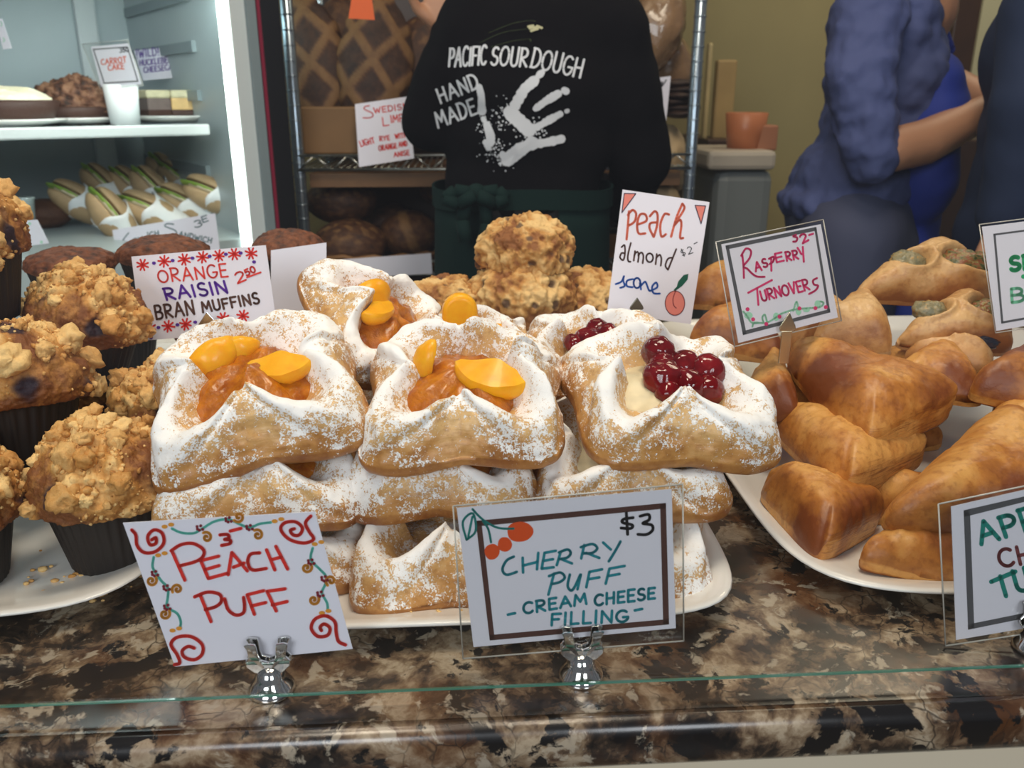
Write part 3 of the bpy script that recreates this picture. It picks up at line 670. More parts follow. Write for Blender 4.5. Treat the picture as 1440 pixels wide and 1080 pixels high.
# ------------------------------------------------------------------ hand lettering
def arc(cx, cy, rx, ry, a0, a1, n=14):
    return [(cx+rx*math.cos(math.radians(a0+(a1-a0)*i/n)), cy+ry*math.sin(math.radians(a0+(a1-a0)*i/n))) for i in range(n+1)]
GL = {  # width, strokes in a 0..1 box, y up
 'A': (.8, [[(0,0),(.4,1),(.8,0)], [(.14,.35),(.66,.38)]]),
 'B': (.66, [[(.05,1),(.05,0)], [(.05,1)]+arc(.32,.76,.26,.24,90,-90)+[(.05,.52)], [(.05,.52)]+arc(.36,.26,.30,.26,90,-90)+[(.05,0)]]),
 'C': (.7, [arc(.4,.5,.4,.5,50,315,18)]),
 'D': (.7, [[(.05,1),(.05,0)], [(.0,1)]+arc(.2,.5,.5,.5,90,-90,16)+[(.0,0)]]),
 'E': (.6, [[(.58,1),(.05,1),(.05,0),(.6,0)], [(.05,.52),(.5,.52)]]),
 'F': (.6, [[(.62,1),(.05,1),(.05,0)], [(.05,.52),(.5,.52)]]),
 'G': (.75, [arc(.4,.5,.4,.5,50,340,18)+[(.78,.42),(.45,.42)]]),
 'H': (.7, [[(.05,1),(.05,0)], [(.65,1),(.65,0)], [(.05,.5),(.65,.52)]]),
 'I': (.15, [[(.07,1),(.07,0)]]),
 'K': (.65, [[(.05,1),(.05,0)], [(.6,1),(.05,.45),(.65,0)]]),
 'L': (.55, [[(.05,1),(.05,0),(.55,.02)]]),
 'M': (.9, [[(0,0),(.12,1),(.45,.3),(.78,1),(.9,0)]]),
 'N': (.75, [[(.05,0),(.05,1),(.7,0),(.7,1)]]),
 'O': (.8, [arc(.4,.5,.4,.5,80,440,22)]),
 'P': (.62, [[(.05,1),(.05,0)], [(.0,1)]+arc(.3,.73,.32,.27,90,-90)+[(.05,.46)]]),
 'R': (.68, [[(.05,1),(.05,0)], [(.0,1)]+arc(.3,.75,.32,.25,90,-90)+[(.08,.5),(.66,0)]]),
 'S': (.6, [arc(.32,.75,.27,.25,40,260,12)+arc(.30,.25,.30,.25,85,-150,12)]),
 'T': (.7, [[(0,1),(.7,1)], [(.35,1),(.35,0)]]),
 'U': (.68, [[(.04,1),(.04,.35)]+arc(.34,.3,.30,.30,180,360,12)+[(.64,1)]]),
 'V': (.68, [[(0,1),(.34,0),(.68,1)]]),
 'W': (.95, [[(0,1),(.24,0),(.47,.75),(.7,0),(.95,1)]]),
 'Y': (.68, [[(0,1),(.34,.48)], [(.68,1),(.34,.48),(.3,0)]]),
 '0': (.6, [arc(.3,.5,.3,.5,80,440,18)]),
 '2': (.6, [arc(.3,.72,.28,.28,150,-30,10)+[(.02,.0),(.62,.04)]]),
 '3': (.55, [arc(.25,.76,.27,.24,140,-80,10)+arc(.25,.27,.30,.27,80,-150,12)]),
 '5': (.6, [[(.58,1),(.12,1),(.08,.58)]+arc(.28,.33,.30,.32,120,-140,12)]),
 '!': (.15, [[(.07,1),(.07,.3)], [(.07,.04),(.07,.0)]]), '-': (.5, [[(.05,.5),(.45,.52)]]), '&': (.7, [[(.7,0),(.1,.75)]+arc(.3,.8,.2,.2,180,0,8)+[(.05,.3)]+arc(.3,.22,.26,.22,160,330,8)+[(.7,.5)]]),
 '$': (.6, [arc(.32,.70,.25,.2,40,260,10)+arc(.30,.30,.27,.2,85,-150,10), [(.3,1.05),(.3,-.05)]]), ' ': (.42, []), '.': (.15, [[(.05,.02),(.08,.0)]]),
}
def text(s, x0, y0, x1, y1, h, slant=0.0, jit=.03, gap=.26, wob=1):
    """strokes of a line of capitals whose baseline runs from (x0,y0) to (x1,y1); picture y points down"""
    rnd = random.Random(len(s)*7+int(x0)); ws = [GL[ch][0] for ch in s]; tot = sum(ws)+gap*(len(s)-1)
    L = math.hypot(x1-x0, y1-y0); k = L/tot; ux, uy = (x1-x0)/L, (y1-y0)/L; out = []; x = 0
    for ch, w_ in zip(s, ws):
        dh = 1+rnd.uniform(-jit, jit)*2; dy = rnd.uniform(-jit, jit)*h*.6
        for st in GL[ch][1]:
            q = []
            for a, b in st:
                X = (x+a)*k+slant*b*h; Y = -b*h*dh+dy
                q.append((x0+ux*X-uy*Y, y0+uy*X+ux*Y))
            out.append(q)
        x += w_+gap
    return out
def smooth(pts, n=5):
    if len(pts) < 3: return pts
    out = []; P = [pts[0]]+list(pts)+[pts[-1]]
    for i in range(1, len(P)-2):
        a, b, c, d = P[i-1:i+3]
        for k in range(n):
            t = k/n; out.append(tuple(.5*(2*b[j]+(c[j]-a[j])*t+(2*a[j]-5*b[j]+4*c[j]-d[j])*t*t+(3*b[j]-a[j]-3*c[j]+d[j])*t**3) for j in (0, 1)))
    return out+[pts[-1]]
def flat_strokes(strokes, wd):
    """ribbons with round ends as 2D polygons"""
    vs = []; fs = []
    for st in strokes:
        for i, (x, y) in enumerate(st):
            b = len(vs); vs += [(x+wd/2*math.cos(2*PI*k/10), y+wd/2*math.sin(2*PI*k/10)) for k in range(10)]; fs.append(tuple(range(b, b+10)))
        for (x0, y0), (x1, y1) in zip(st, st[1:]):
            L = math.hypot(x1-x0, y1-y0)
            if L < 1e-6: continue
            nx, ny = -(y1-y0)/L*wd/2, (x1-x0)/L*wd/2; b = len(vs)
            vs += [(x0+nx, y0+ny), (x0-nx, y0-ny), (x1-nx, y1-ny), (x1+nx, y1+ny)]; fs.append((b, b+1, b+2, b+3))
    return vs, fs
def disc(x, y, rx, ry=None, n=18, wob=0, seed=1):
    return [(x+rx*(1+wob*math.sin(3*a+seed))*math.cos(a), y+(ry or rx)*(1+wob*math.sin(2*a+seed))*math.sin(a)) for a in [2*PI*k/n for k in range(n)]]
def ring_poly(q, t):
    """four bars of a drawn frame inside the quad q, thickness t as a share of each side"""
    def lp(a, b, s): return (a[0]+(b[0]-a[0])*s, a[1]+(b[1]-a[1])*s)
    c = [((q[0][0]+q[1][0]+q[2][0]+q[3][0])/4, (q[0][1]+q[1][1]+q[2][1]+q[3][1])/4)]*4
    ins = [lp(a, c[0], t) for a in q]
    return [[q[i], q[(i+1) % 4], ins[(i+1) % 4], ins[i]] for i in range(4)]
def ink(name, col):
    if name not in MAT: MAT[name] = plain(name, col, .6, spec=.25)
    return MAT[name]
RED = ('red_marker', (.70,.030,.022)); TEAL = ('teal_marker', (.012,.25,.31)); BROWN = ('brown_marker', (.085,.035,.028)); BLACK = ('black_marker', (.012,.012,.016))
PURPLE = ('purple_marker', (.095,.020,.30)); CORAL = ('coral_marker', (.72,.13,.085)); PINK = ('pink_marker', (.72,.045,.17)); YEL = ('amber_marker', (.72,.30,.035)); MINT = ('mint_marker', (.13,.56,.46))
GREEN = ('green_marker', (.03,.42,.16)); LGREEN = ('pale_green_marker', (.38,.72,.52)); GREY = ('grey_printed_line', (.10,.10,.11)); ORG = ('orange_marker', (.76,.085,.012)); BLUE = ('blue_marker', (.02,.11,.50)); DKGREEN = ('dark_green_marker', (.01,.10,.06)); DKRED = ('dark_red_marker', (.20,.012,.025))
class Card:
    """a real card in its own plane: base point at depth y, turned by yaw and leaned back by tilt"""
    def __init__(s, label, O, S, quad, y, yaw, tilt, name='price_card', cat='sign', grp='handwritten price cards', bend=0.0, film=None, filmlabel=None, mat='paper'):
        s.O, s.S = O, S; q = [s.px(p) for p in quad]
        bc = ((q[2][0]+q[3][0])/2, (q[2][1]+q[3][1])/2); s.o = at_y(bc[0], bc[1], y); p_, t_ = math.radians(yaw), math.radians(tilt)
        s.n = Vector((math.sin(p_)*math.cos(t_), -math.cos(p_)*math.cos(t_), math.sin(t_))); s.root = thing(name, label, cat, s.o, group=grp); s.k = 0
        s.bend = bend; s.u = Vector((math.cos(p_), math.sin(p_), 0)); s.wid = (on_plane(*q[1], s.o, s.n)-on_plane(*q[0], s.o, s.n)).length
        m = M(); n = 12
        def at(a, b):
            return tuple((quad[0][j]*(1-a)+quad[1][j]*a)*(1-b)+(quad[3][j]*(1-a)+quad[2][j]*a)*b for j in (0, 1))
        for side in (0, 1):
            m.v += [s.pt(at(i/n, j/n), .0 if side == 0 else -.0004) for j in range(n+1) for i in range(n+1)]
        k = (n+1)**2; m.f = [(j*(n+1)+i+o, j*(n+1)+i+1+o, (j+1)*(n+1)+i+1+o, (j+1)*(n+1)+i+o) for o in (0, k) for j in range(n) for i in range(n)]
        rim = [i for i in range(n)]+[i*(n+1)+n for i in range(n)]+[n*(n+1)+n-i for i in range(n)]+[(n-i)*(n+1) for i in range(n)]
        m.f += [(rim[i], rim[(i+1) % len(rim)], rim[(i+1) % len(rim)]+k, rim[i]+k) for i in range(len(rim))]
        m.obj('card', MAT[mat], s.root, smooth=False)
        if film:
            f = M(); f.v = [s.pt(p, d) for d in (.0011, -.0009) for p in film]; f.f = [(0,1,2,3),(7,6,5,4),(0,4,5,1),(1,5,6,2),(2,6,7,3),(3,7,4,0)]
            tag(f.obj('laminate_film', MAT['film'], s.root, smooth=False), 'clear laminate film')
            e = M(); W = [s.pt(p, .0001) for p in film]
            for a, b in zip(W, W[1:]+W[:1]): e.tube([a, b], .0005, 6)
            e.obj('film_edge', MAT['filmedge'], s.root)
    def px(s, p): return (s.O[0]+p[0]/s.S, s.O[1]+p[1]/s.S)
    def pt(s, p, off=0.0):
        P = on_plane(*s.px(p), s.o, s.n); d = (P-s.o).dot(s.u)/(s.wid/2)
        return P-s.o+s.n*(off-s.bend*d*d)
    def draw(s, col, strokes=(), wd=8, fills=(), name='lettering', sm_=False, lab=None):
        st = [smooth(q) if sm_ else list(q) for q in strokes]; vs, fs = flat_strokes(st, wd*1.22)
        for f in fills:
            b = len(vs); vs += list(f); fs.append(tuple(range(b, b+len(f))))
        if s.bend:   # fine pieces follow the curl of the card
            pass
        s.k += 1; m = M(); m.v = [s.pt(p, .00012+.00002*s.k) for p in vs]; m.f = fs
        me = bpy.data.meshes.new(name); me.from_pydata(m.v, [], m.f); me.materials.append(ink(*col)); me.update()
        o = link(name, me, None, s.root)
        if lab: o['label'] = lab
        return o
MAT['filmedge'] = plain('film_edge', (.55,.53,.48), .2, coat=.3)
def spiral(x, y, r, turns=1.6, a0=0, d=1, n=22):
    return [(x+r*(1-.85*t/n)*math.cos(a0+d*turns*2*PI*t/n), y+r*(1-.85*t/n)*math.sin(a0+d*turns*2*PI*t/n)) for t in range(n+1)]
def star(x, y, r, seed=1):
    rnd = random.Random(seed); a0 = rnd.uniform(0, .5)
    return [[(x-r*math.cos(a), y-r*math.sin(a)*.95), (x+r*math.cos(a)*rnd.uniform(.8,1.1), y+r*math.sin(a)*.95)] for a in [a0+PI*k/4 for k in range(4)]]
# --- peach puff card
c = Card('handwritten peach puff card with red spirals and teal vines, in a chrome clip', (160,690), 3.483, [(45,158),(985,103),(1170,775),(300,862)], .4195, -3, 2, bend=.0)
for q in ([(285,185),(330,205),(390,208),(430,188),(490,152),(560,140),(620,165),(665,180),(715,162),(770,155)], [(196,325),(190,370),(205,400),(232,440),(265,475),(265,520),(262,570),(310,600),(328,640),(325,670)], [(975,280),(965,320),(972,348),(1010,385),(1040,420),(1035,460),(1020,500),(1045,550),(1048,590)]):
    c.draw(MINT, [q], 11, sm_=True, name='vine_drawing')
for x, y, a_, d_ in [(455,228,-2.2,1),(705,216,-2.2,1),(612,128,2.5,-1),(185,440,-.6,1),(312,482,2.6,1),(250,603,-.6,1),(945,376,-.6,1),(1064,440,2.2,1),(980,533,-.6,1)]:
    c.draw(YEL, [spiral(x, y, 27, 1.25, a_, d_)], 12, name='curl_drawing')
for x, y in [(266,170),(234,310),(805,143),(1001,255),(305,678),(1036,592)]:
    c.draw(YEL, fills=[disc(x-16, y+5, 15, 10), disc(x+16, y-5, 15, 10)], name='dot_lettering')
for x, y in [(425,182),(565,142),(668,180),(205,405),(262,475),(265,570),(970,348),(1035,430),(1015,505)]:
    c.draw(DKRED, fills=[disc(x+dx, y+dy, 7.5) for dx, dy in [(-14,4),(2,-12),(12,6),(-4,10),(-16,-8)]], name='berry_dot')
for q in ([(90,190),(110,215),(116,265),(150,300),(205,296),(246,255),(238,205),(198,190),(168,222),(180,262),(208,255),(208,228),(188,238)],
  [(966,122),(940,155),(958,198),(980,235),(932,254),(862,236),(820,190),(836,156),(890,150),(925,180),(910,214),(880,214),(866,192),(886,184)],
  [(300,848),(325,840),(312,800),(282,750),(312,715),(380,712),(434,750),(434,798),(395,825),(348,812),(337,782),(365,760),(396,768)],
  [(1136,752),(1102,735),(1090,690),(1084,640),(1040,610),(988,625),(968,670),(1000,710),(1048,705),(1060,670),(1032,650),(1012,665),(1018,682)]):
    c.draw(RED, [q], 14, sm_=True, name='spiral_drawing')
c.draw(RED, [[(290,300),(350,435)], smooth([(283,292),(330,262),(390,256),(440,285),(438,320),(400,345),(325,365)]), [(515,318),(428,340),(465,427),(558,402)], [(448,384),(517,364)], [(562,408),(580,300),(656,390)], [(588,372),(640,352)],
  smooth([(716,302),(672,308),(658,345),(680,385),(748,378)]), [(750,287),(790,385)], [(795,270),(853,381)], [(775,335),(822,322)],
  [(425,508),(478,638)], smooth([(398,517),(460,494),(520,505),(528,540),(500,565),(450,580)]), smooth([(545,527),(562,580),(600,606),(636,595),(642,560),(637,520)]), [(735,487),(655,507),(690,602)], [(675,562),(745,545)], [(840,478),(752,490),(797,586)], [(778,557),(850,540)],
  smooth([(522,214),(558,212),(566,228),(545,236),(572,240),(570,256),(530,265)]), [(572,195),(624,182)]], 14)
# --- cherry puff card
c = Card('laminated cherry puff card with brown frame and two drawn cherries', (620,670), 3.375, [(75,150),(1095,60),(1115,720),(155,810)], .4205, -2, 1, film=[(58,140),(1148,36),(1152,780),(105,864)])
c.draw(BROWN, fills=ring_poly([(165,210),(1068,125),(1083,702),(232,778)], .0001) if False else [[(165,210),(1068,125),(1067,152),(168,237)], [(1040,128),(1068,125),(1083,702),(1055,704)], [(229,752),(1082,676),(1083,702),(232,778)], [(165,210),(192,208),(256,776),(232,778)]], name='frame_drawing')
c.draw(ORG, fills=[disc(375,262,62,50,24,.05,2), disc(303,322,34,36,20,.04), disc(243,357,36,38,20,.04,3)], name='cherry_drawing')
c.draw(('teal_stem_marker', (.01,.22,.20)), [smooth([(122,300),(165,258),(152,175),(104,215),(122,300)]), smooth([(150,155),(200,205),(270,243),(345,247)]), smooth([(200,212),(225,250),(238,312)]), [(130,285),(150,190)]], 9, name='stem_drawing')
c.draw(BLACK, [[(880,172),(886,274)], smooth([(912,195),(868,202),(862,218),(908,230),(900,246),(855,244)]), smooth([(945,188),(985,180),(988,205),(958,222),(1000,230),(1004,255),(975,275),(935,274)])], 12)
c.draw(TEAL, [smooth([(346,380),(312,398),(292,440),(312,466),(360,452)]), [(388,385),(390,455)], [(462,362),(456,440)], [(390,422),(458,405)], [(545,352),(492,362),(478,437),(535,430)], [(485,400),(532,392)], [(568,358),(550,420)], smooth([(560,360),(600,346),(616,362),(600,384),(560,392)]), [(572,392),(622,412)],
  [(680,325),(666,388)], smooth([(664,335),(718,320),(742,340),(718,362),(675,364)]), [(690,362),(752,386)], [(770,313),(806,346)], smooth([(852,308),(832,345),(797,402)]),
  [(537,460),(510,560)], smooth([(513,472),(565,455),(588,478),(565,500),(525,510)]), smooth([(612,465),(602,520),(625,538),(662,465)]), [(664,465),(648,535)], [(765,440),(705,452),(690,525)], [(700,487),(752,478)], [(872,424),(800,437),(782,508)], [(792,472),(848,462)],
  [(318,655),(352,648)], [(920,635),(955,628)]]+text('CREAM', 393, 652, 690, 603, 52, .12)+text('CHEESE', 730, 612, 1015, 578, 52, .14)+text('FILLING', 522, 705, 885, 688, 55, .10), 11)
# --- orange raisin bran card
c = Card('orange raisin bran muffins card edged with red stars and purple dots', (170,330), 6, [(88,185),(1222,88),(1322,806),(180,895)], .80, -6, 11)
for i, (x, y) in enumerate([(183,255),(365,225),(535,210),(690,190),(828,178),(958,165),(1098,158),(248,790),(400,772),(548,755),(865,705),(1030,685)]):
    c.draw(RED, star(x, y, 50, i), 13, name='star_drawing')
c.draw(PURPLE, text('RAISIN', 385, 550, 905, 490, 102, -.18), 17, fills=[disc(x, y, 17, 14) for x, y in [(280,240),(438,218),(605,198),(750,182),(887,165),(1012,155),(1125,230),(318,783),(478,760),(628,738),(932,698),(255,868)]])
c.draw(('vermilion_marker', (.74,.055,.04)), text('ORANGE', 325, 405, 905, 352, 105, -.1)+text('2', 985, 412, 1055, 385, 82, 0)+text('50', 1062, 350, 1140, 310, 52, 0)+[[(1065,360),(1180,318)]], 13)
c.draw(('umber_marker', (.10,.045,.03)), text('BRAN', 300, 712, 625, 668, 112, -.05)+text('MUFFINS', 695, 655, 1172, 578, 88, -.08), 16)
# --- peach almond scone card
c = Card('upright peach almond scone card with a drawn peach and two pink corner flags', (850,255), 5.4, [(138,62),(798,158),(655,1085),(20,995)], .84, 1, 14)
c.draw(('salmon_marker', (.80,.24,.19)), fills=[disc(535,925,74,92,26)], name='peach_drawing')
for q in ([(150,92),(238,94),(132,238)], [(688,182),(768,187),(733,322)]): c.draw(('salmon_marker', (.80,.24,.19)), fills=[q], name='flag_drawing')
c.draw(('peach_lettering_marker', (.78,.17,.10)), [smooth(q) for q in ([(186,228),(178,330),(168,440)], [(178,255),(212,218),(240,245),(228,305),(186,335)], [(250,328),(318,300),(310,252),(268,255),(248,330),(260,395),(310,395)], [(345,265),(380,228),(402,250),(400,330),(375,420)], [(395,312),(350,318),(342,355),(372,420)], [(490,252),(455,250),(424,330),(432,418),(466,402)], [(590,172),(545,280),(506,420)], [(592,170),(605,210),(540,312)], [(530,335),(572,292),(584,330),(574,425),(597,430)])], 15)
c.draw(BROWN, [smooth(q) for q in ([(130,500),(152,485),(156,545),(142,598),(118,578),(130,545),(152,548)], [(200,468),(178,560),(180,605),(197,610)], [(232,530),(222,602)], [(226,560),(248,535),(260,560),(254,612)], [(256,562),(280,540),(295,565),(290,622)], arc(343,580,26,33,0,360), [(397,552),(388,630)], [(392,582),(420,558),(432,590),(427,640)], [(545,515),(515,590),(482,672)], [(515,580),(482,588),(463,640),(482,672)])], 11)
c.draw(BLACK, text('$', 592, 572, 620, 560, 52, 0)+text('2', 638, 555, 672, 545, 55, 0)+[[(680,475),(705,462)]], 5)
c.draw(BLUE, [smooth(q) for q in ([(85,780),(128,762),(148,720),(142,750),(152,795),(120,808)], [(216,742),(172,755),(170,795),(214,804)], arc(247,772,26,38,0,360), [(268,772),(277,820)], [(275,795),(308,762),(325,795),(340,830),(362,825)], [(345,832),(400,805),(392,768),(362,800),(372,848),(420,852)])], 12)
c.draw(DKGREEN, [[(535,825),(548,812)]], 14, fills=[[(545,812),(560,760),(600,712),(637,702),(632,745),(590,795),(552,822)]], name='leaf_drawing')
c.draw(DKRED, [smooth([(540,832),(520,890),(525,940),(545,962)]), smooth(disc(535,925,74,92,22)+[(609,925)])], 5, name='outline_drawing')
for q in ([(150,92),(238,94),(132,238),(150,92)], [(688,182),(768,187),(733,322),(688,182)]): c.draw(('ink_outline', (.06,.03,.06)), [q], 6, name='outline_drawing')
# --- raspberry turnovers card
c = Card('laminated raspberry turnovers card, pink writing over a drawn holly border', (995,300), 5.4, [(105,235),(860,82),(990,790),(235,985)], .70, 19, 17, film=[(62,218),(877,47),(1016,815),(206,1012)])
c.draw(GREY, fills=[[(135,245),(825,103),(830,130),(140,275)], [(808,106),(825,103),(932,752),(912,756)], [(263,895),(930,726),(932,752),(268,925)], [(135,245),(158,240),(296,917),(268,925)]], name='frame_drawing')
c.draw(LGREEN, [smooth([(270,745),(300,780),(335,830),(400,832),(450,830),(520,790),(560,762),(640,735),(700,725),(760,720),(850,712),(880,680),(855,668)]), smooth([(425,830),(415,790),(435,770),(450,825)]), smooth([(650,740),(675,670),(690,735)]), smooth([(340,860),(352,832),(385,830)])], 12,
  fills=[disc(310,775,32,26), disc(520,785,24,32), disc(690,740,22,34), disc(835,690,24,30), disc(750,735,26,16)], name='leaf_drawing')
c.draw(PINK, fills=[disc(x, y, 15) for x, y in [(303,728),(345,805),(445,840),(545,785),(697,722),(818,720),(897,712)]], name='berry_drawing')
c.draw(PINK, [smooth(q) for q in ([(262,312),(272,400),(275,490)], [(255,322),(290,268),(328,285),(318,340),(272,402),(300,420),(335,455),(375,480),(432,482)])]+text('A', 365, 440, 410, 430, 72, 0)+text('S', 425, 412, 458, 402, 62, 0)+[[(482,345),(484,436)]]+[smooth([(465,345),(500,330),(498,365),(470,385)])]+text('E', 520, 372, 578, 358, 62, 0)+text('RR', 600, 362, 690, 345, 70, 0)+[[(682,262),(712,310)], [(722,255),(730,368)]]
  +[[(308,603),(488,507)], [(375,568),(385,695)]]+text('URNOVER', 415, 668, 775, 578, 80, -.02, gap=.2)+[smooth([(830,492),(800,510),(808,540),(838,550),(818,585),(770,612)])]+[smooth([(670,165),(650,175),(680,185),(672,212),(650,215)])]+text('2', 720, 228, 765, 205, 60, 0)+[[(770,165),(800,155)]], 13)
# --- green lettered card at the picture edge, apple card below it
c = Card('laminated card with green lettering and grey frame, above the savoury turnovers', (1300,280), 3.857, [(312,150),(770,92),(815,640),(390,715)], .72, -3, 14, film=[(297,138),(790,75),(838,655),(385,726)])
c.draw(GREY, fills=[[(373,188),(740,140),(741,150),(375,198)], [(373,188),(385,187),(428,672),(416,674)], [(416,664),(778,600),(779,611),(417,676)]], name='frame_drawing')
c.draw(GREEN, text('SP', 468, 390, 590, 372, 72, .08), 20, fills=[disc(536,420,12)])
c.draw(('jade_marker', (.18,.55,.34)), text('B', 470, 560, 540, 552, 72, .05, wob=0), 14)
c = Card('laminated apple turnover card cut off by the picture edge, at the counter front', (1300,660), 4.0, [(150,210),(740,75),(770,860),(178,960)], .429, -1, 4, film=[(78,195),(770,50),(800,890),(118,992)])
c.draw(GREY, fills=[[(220,230),(700,120),(700,148),(222,268)], [(220,230),(255,222),(280,895),(245,902)], [(243,872),(720,775),(722,805),(245,902)]], name='frame_drawing')
c.draw(('deep_teal_marker', (.015,.24,.20)), text('APP', 320, 420, 640, 330, 120, -.05)+text('TUR', 420, 722, 700, 640, 120, 0)[1:]+[[(375,632),(510,575)]], 21)
c.draw(('maroon_marker', (.20,.05,.055)), text('CH', 430, 552, 610, 520, 100, -.05), 17)
# --- blank white card seen from behind, small ones in the case follow with the case
c = Card('blank white paper with torn curved top, standing behind the propped puff', (0,0), 1, [(381,352),(459,341),(459,446),(381,456)], .90, 0, 8)
# ------------------------------------------------------------------ chrome clips
def clip_fork(label, px, y, H):
    b = at_y(px, 945, y); r = thing('card_clip', label, 'card holder', (b.x, y, CZ), group='chrome clips holding the cards')
    M().lathe([(.0,0),(.0135,0),(.0138,.0015),(.0128,.0035),(.0112,.0055),(.0095,.0085),(.0088,.010),(.0080,.0125),(.0062,.0150),(.0042,.0165),(.0,.017)], 40).obj('foot', MAT['chrome'], r)
    M().lathe([(.0,.016),(.0032,.016),(.0028,.019),(.0030,H-.016),(.0042,H-.012),(.0,H-.011)], 24).obj('neck', MAT['chrome'], r)
    half = [(.0, -.0145), (.004, -.0150), (.0085, -.0135), (.0125, -.0095), (.0128, -.006), (.0105, -.003), (.0110, .002), (.0125, .0055), (.0105, .0065), (.0060, .0060), (.0055, .0040), (.0050, -.002), (.0038, -.0052), (.0, -.0066)]
    poly = half+[(-x, z) for x, z in half[-2:0:-1]]
    for s, nm in ((-1, 'front_jaw'), (1, 'back_jaw')):
        def tf(v): return Vector((v.x, v.y+s*(.0024+max(0, v.z+.005)*.06), H+v.z))
        M().prism(poly, .0016, tf).obj(nm, MAT['chrome'], r, smooth=False, bevel=.0005, seg=3)
    return r
clip_fork('chrome two-pronged clip on a round foot, holding the peach puff card', 380, .4145, .0275)
clip_fork('chrome two-pronged clip on a round foot, holding the cherry puff card', 817, .4155, .0270)
clip_fork('chrome two-pronged clip holding the apple turnover card', 1448, .424, .027)
def clip_point(label, px, py, y, wpx, hpx, stem, mat, foot=True):
    tip = at_y(px, py, y); k = (at_y(px+1, py, y)-tip).length
    W, Hh = wpx*k, hpx*k; r = thing('card_clip', label, 'card holder', (tip.x, tip.y, tip.z-Hh-stem), group='pointed clips holding the cards')
    poly = [(-W/2, .12*Hh), (-W*.42, 0), (W*.42, 0), (W/2, .12*Hh), (W*.44, .3*Hh), (0, Hh), (-W*.44, .3*Hh)]
    M().prism(poly, .0016, lambda v: Vector((v.x, v.y, v.z+stem))).obj('pointed_plate', mat, r, smooth=False, bevel=.0006)
    M().box((0, .0006, stem/2), (W*.62, .0016, stem)).obj('strip', MAT['brass'], r, smooth=False, bevel=.0004)
    if foot: M().box((0, .006, .002), (W*.9, .014, .004)).obj('foot', MAT['brass'], r, smooth=False, bevel=.001)
MAT['brass'] = plain('pale_brass', (.66,.58,.40), .22, 1)
MAT['bluesteel'] = plain('steel_clip_plate', (.62,.68,.76), .16, 1)
clip_point('pointed steel clip on a brass strip, holding the orange raisin card', 291, 438, .788, 31, 26, .13, MAT['bluesteel'])
clip_point('pointed pale clip holding the raspberry turnovers card', 1110, 438, .692, 24, 28, .030, MAT['brass'], False)
clip_point('dark pointed clip holding the peach almond scone card', 896, 418, .800, 20, 18, .10, plain('dark_steel', (.16,.15,.12), .35, 1))
# ------------------------------------------------------------------ refrigerated case, turned towards the shop's other end
J = at_y(338, 170, 1.78); B = at_y(182, 60, 2.42); dv = Vector((B.x-J.x, B.y-J.y, 0)); FD = dv.length; dv.normalize(); FA = math.atan2(dv.y, dv.x)-PI/2
fx = Vector((math.cos(FA), math.sin(FA), 0)); FO = Vector((J.x, J.y, 0)); FW = .78
def fr(px, py, q):
    """point of the photograph on the upright plane q metres inside the case"""
    return on_plane(px, py, FO+dv*q, dv)
MAT['case'] = plain('pale_case_lining', (.40,.47,.485), .35, var=2); MAT['caserib'] = plain('grey_case_rib', (.20,.25,.265), .4)
MAT['whitemetal'] = plain('white_enamel', (.58,.63,.63), .3); MAT['blackmetal'] = plain('black_enamel', (.012,.012,.014), .3); MAT['redtrim'] = plain('red_trim', (.22,.015,.04), .4)
r = thing('display_fridge', 'refrigerated display case with white shelves lit by an upright light strip', 'fridge', (J.x, J.y, 0), (0,0,FA))
m = M().box((-FW/2, FD+.02, 1.05), (FW+.08, .04, 2.1)).box((.018, FD/2+.03, 1.05), (.036, FD-.02, 2.1)).box((-FW-.02, FD/2, 1.05), (.04, FD, 2.1)).box((-FW/2, FD/2, 2.12), (FW+.08, FD+.04, .05)).box((-FW/2, FD/2, .5), (FW, FD, 1.0))
m.obj('cabinet', MAT['case'], r, smooth=False)
zs = at_y(300, 178, 1.82).z; zl = .94
for z in (zs+.40, zs+.26, zs+.16, zs+.06, zs-.10, zs-.20, zs-.30):
    M().box((-.003, FD/2+.1, z), (.012, FD-.25, .022)).obj('wall_rib', MAT['caserib'], r, smooth=False)
M().box((-.10, FD-.01, 1.5), (.05, .02, 1.2)).obj('back_channel', MAT['whitemetal'], r, smooth=False, bevel=.004)
M().box((-FW*.72, FD-.008, 1.5), (.012, .016, 1.2)).obj('back_channel', MAT['caserib'], r, smooth=False)
for z, nm in ((zs, 'shelf'), (zs+.42, 'shelf'), (zl, 'shelf')):
    s = M().box((-FW/2-.01, FD*.54, z-.006), (FW-.05, FD*.85, .012)).obj(nm, MAT['whitemetal'], r, smooth=False)
    M().box((-FW/2-.01, FD*.115, z-.006), (FW-.05, .012, .022)).obj('shelf_lip', MAT['whitemetal'], s, smooth=False, bevel=.004)
    w_ = M()
    for k in range(40): w_.box((-FW+.05+k*(FW-.08)/39, FD*.5, z+.001), (.005, FD*.7, .004))
    w_.obj('wire_grating', MAT['caserib'], s, smooth=False)
M().box((.010, -.004, 1.05), (.030, .02, 2.1)).obj('front_frame', MAT['whitemetal'], r, smooth=False)
M().box((.034, -.010, 1.05), (.018, .03, 2.1)).obj('front_frame', MAT['caserib'], r, smooth=False)
M().box((.048, -.012, 1.05), (.007, .03, 2.1)).obj('red_trim', MAT['redtrim'], r, smooth=False)
M().box((.070, .01, 1.05), (.038, .08, 2.1)).obj('door_edge', MAT['blackmetal'], r, smooth=False)
M().box((-.014, .0, 1.35), (.016, .012, 1.4)).obj('light_strip', emit('case_light_strip', (.88, 1.0, .93), 7), r, smooth=False)
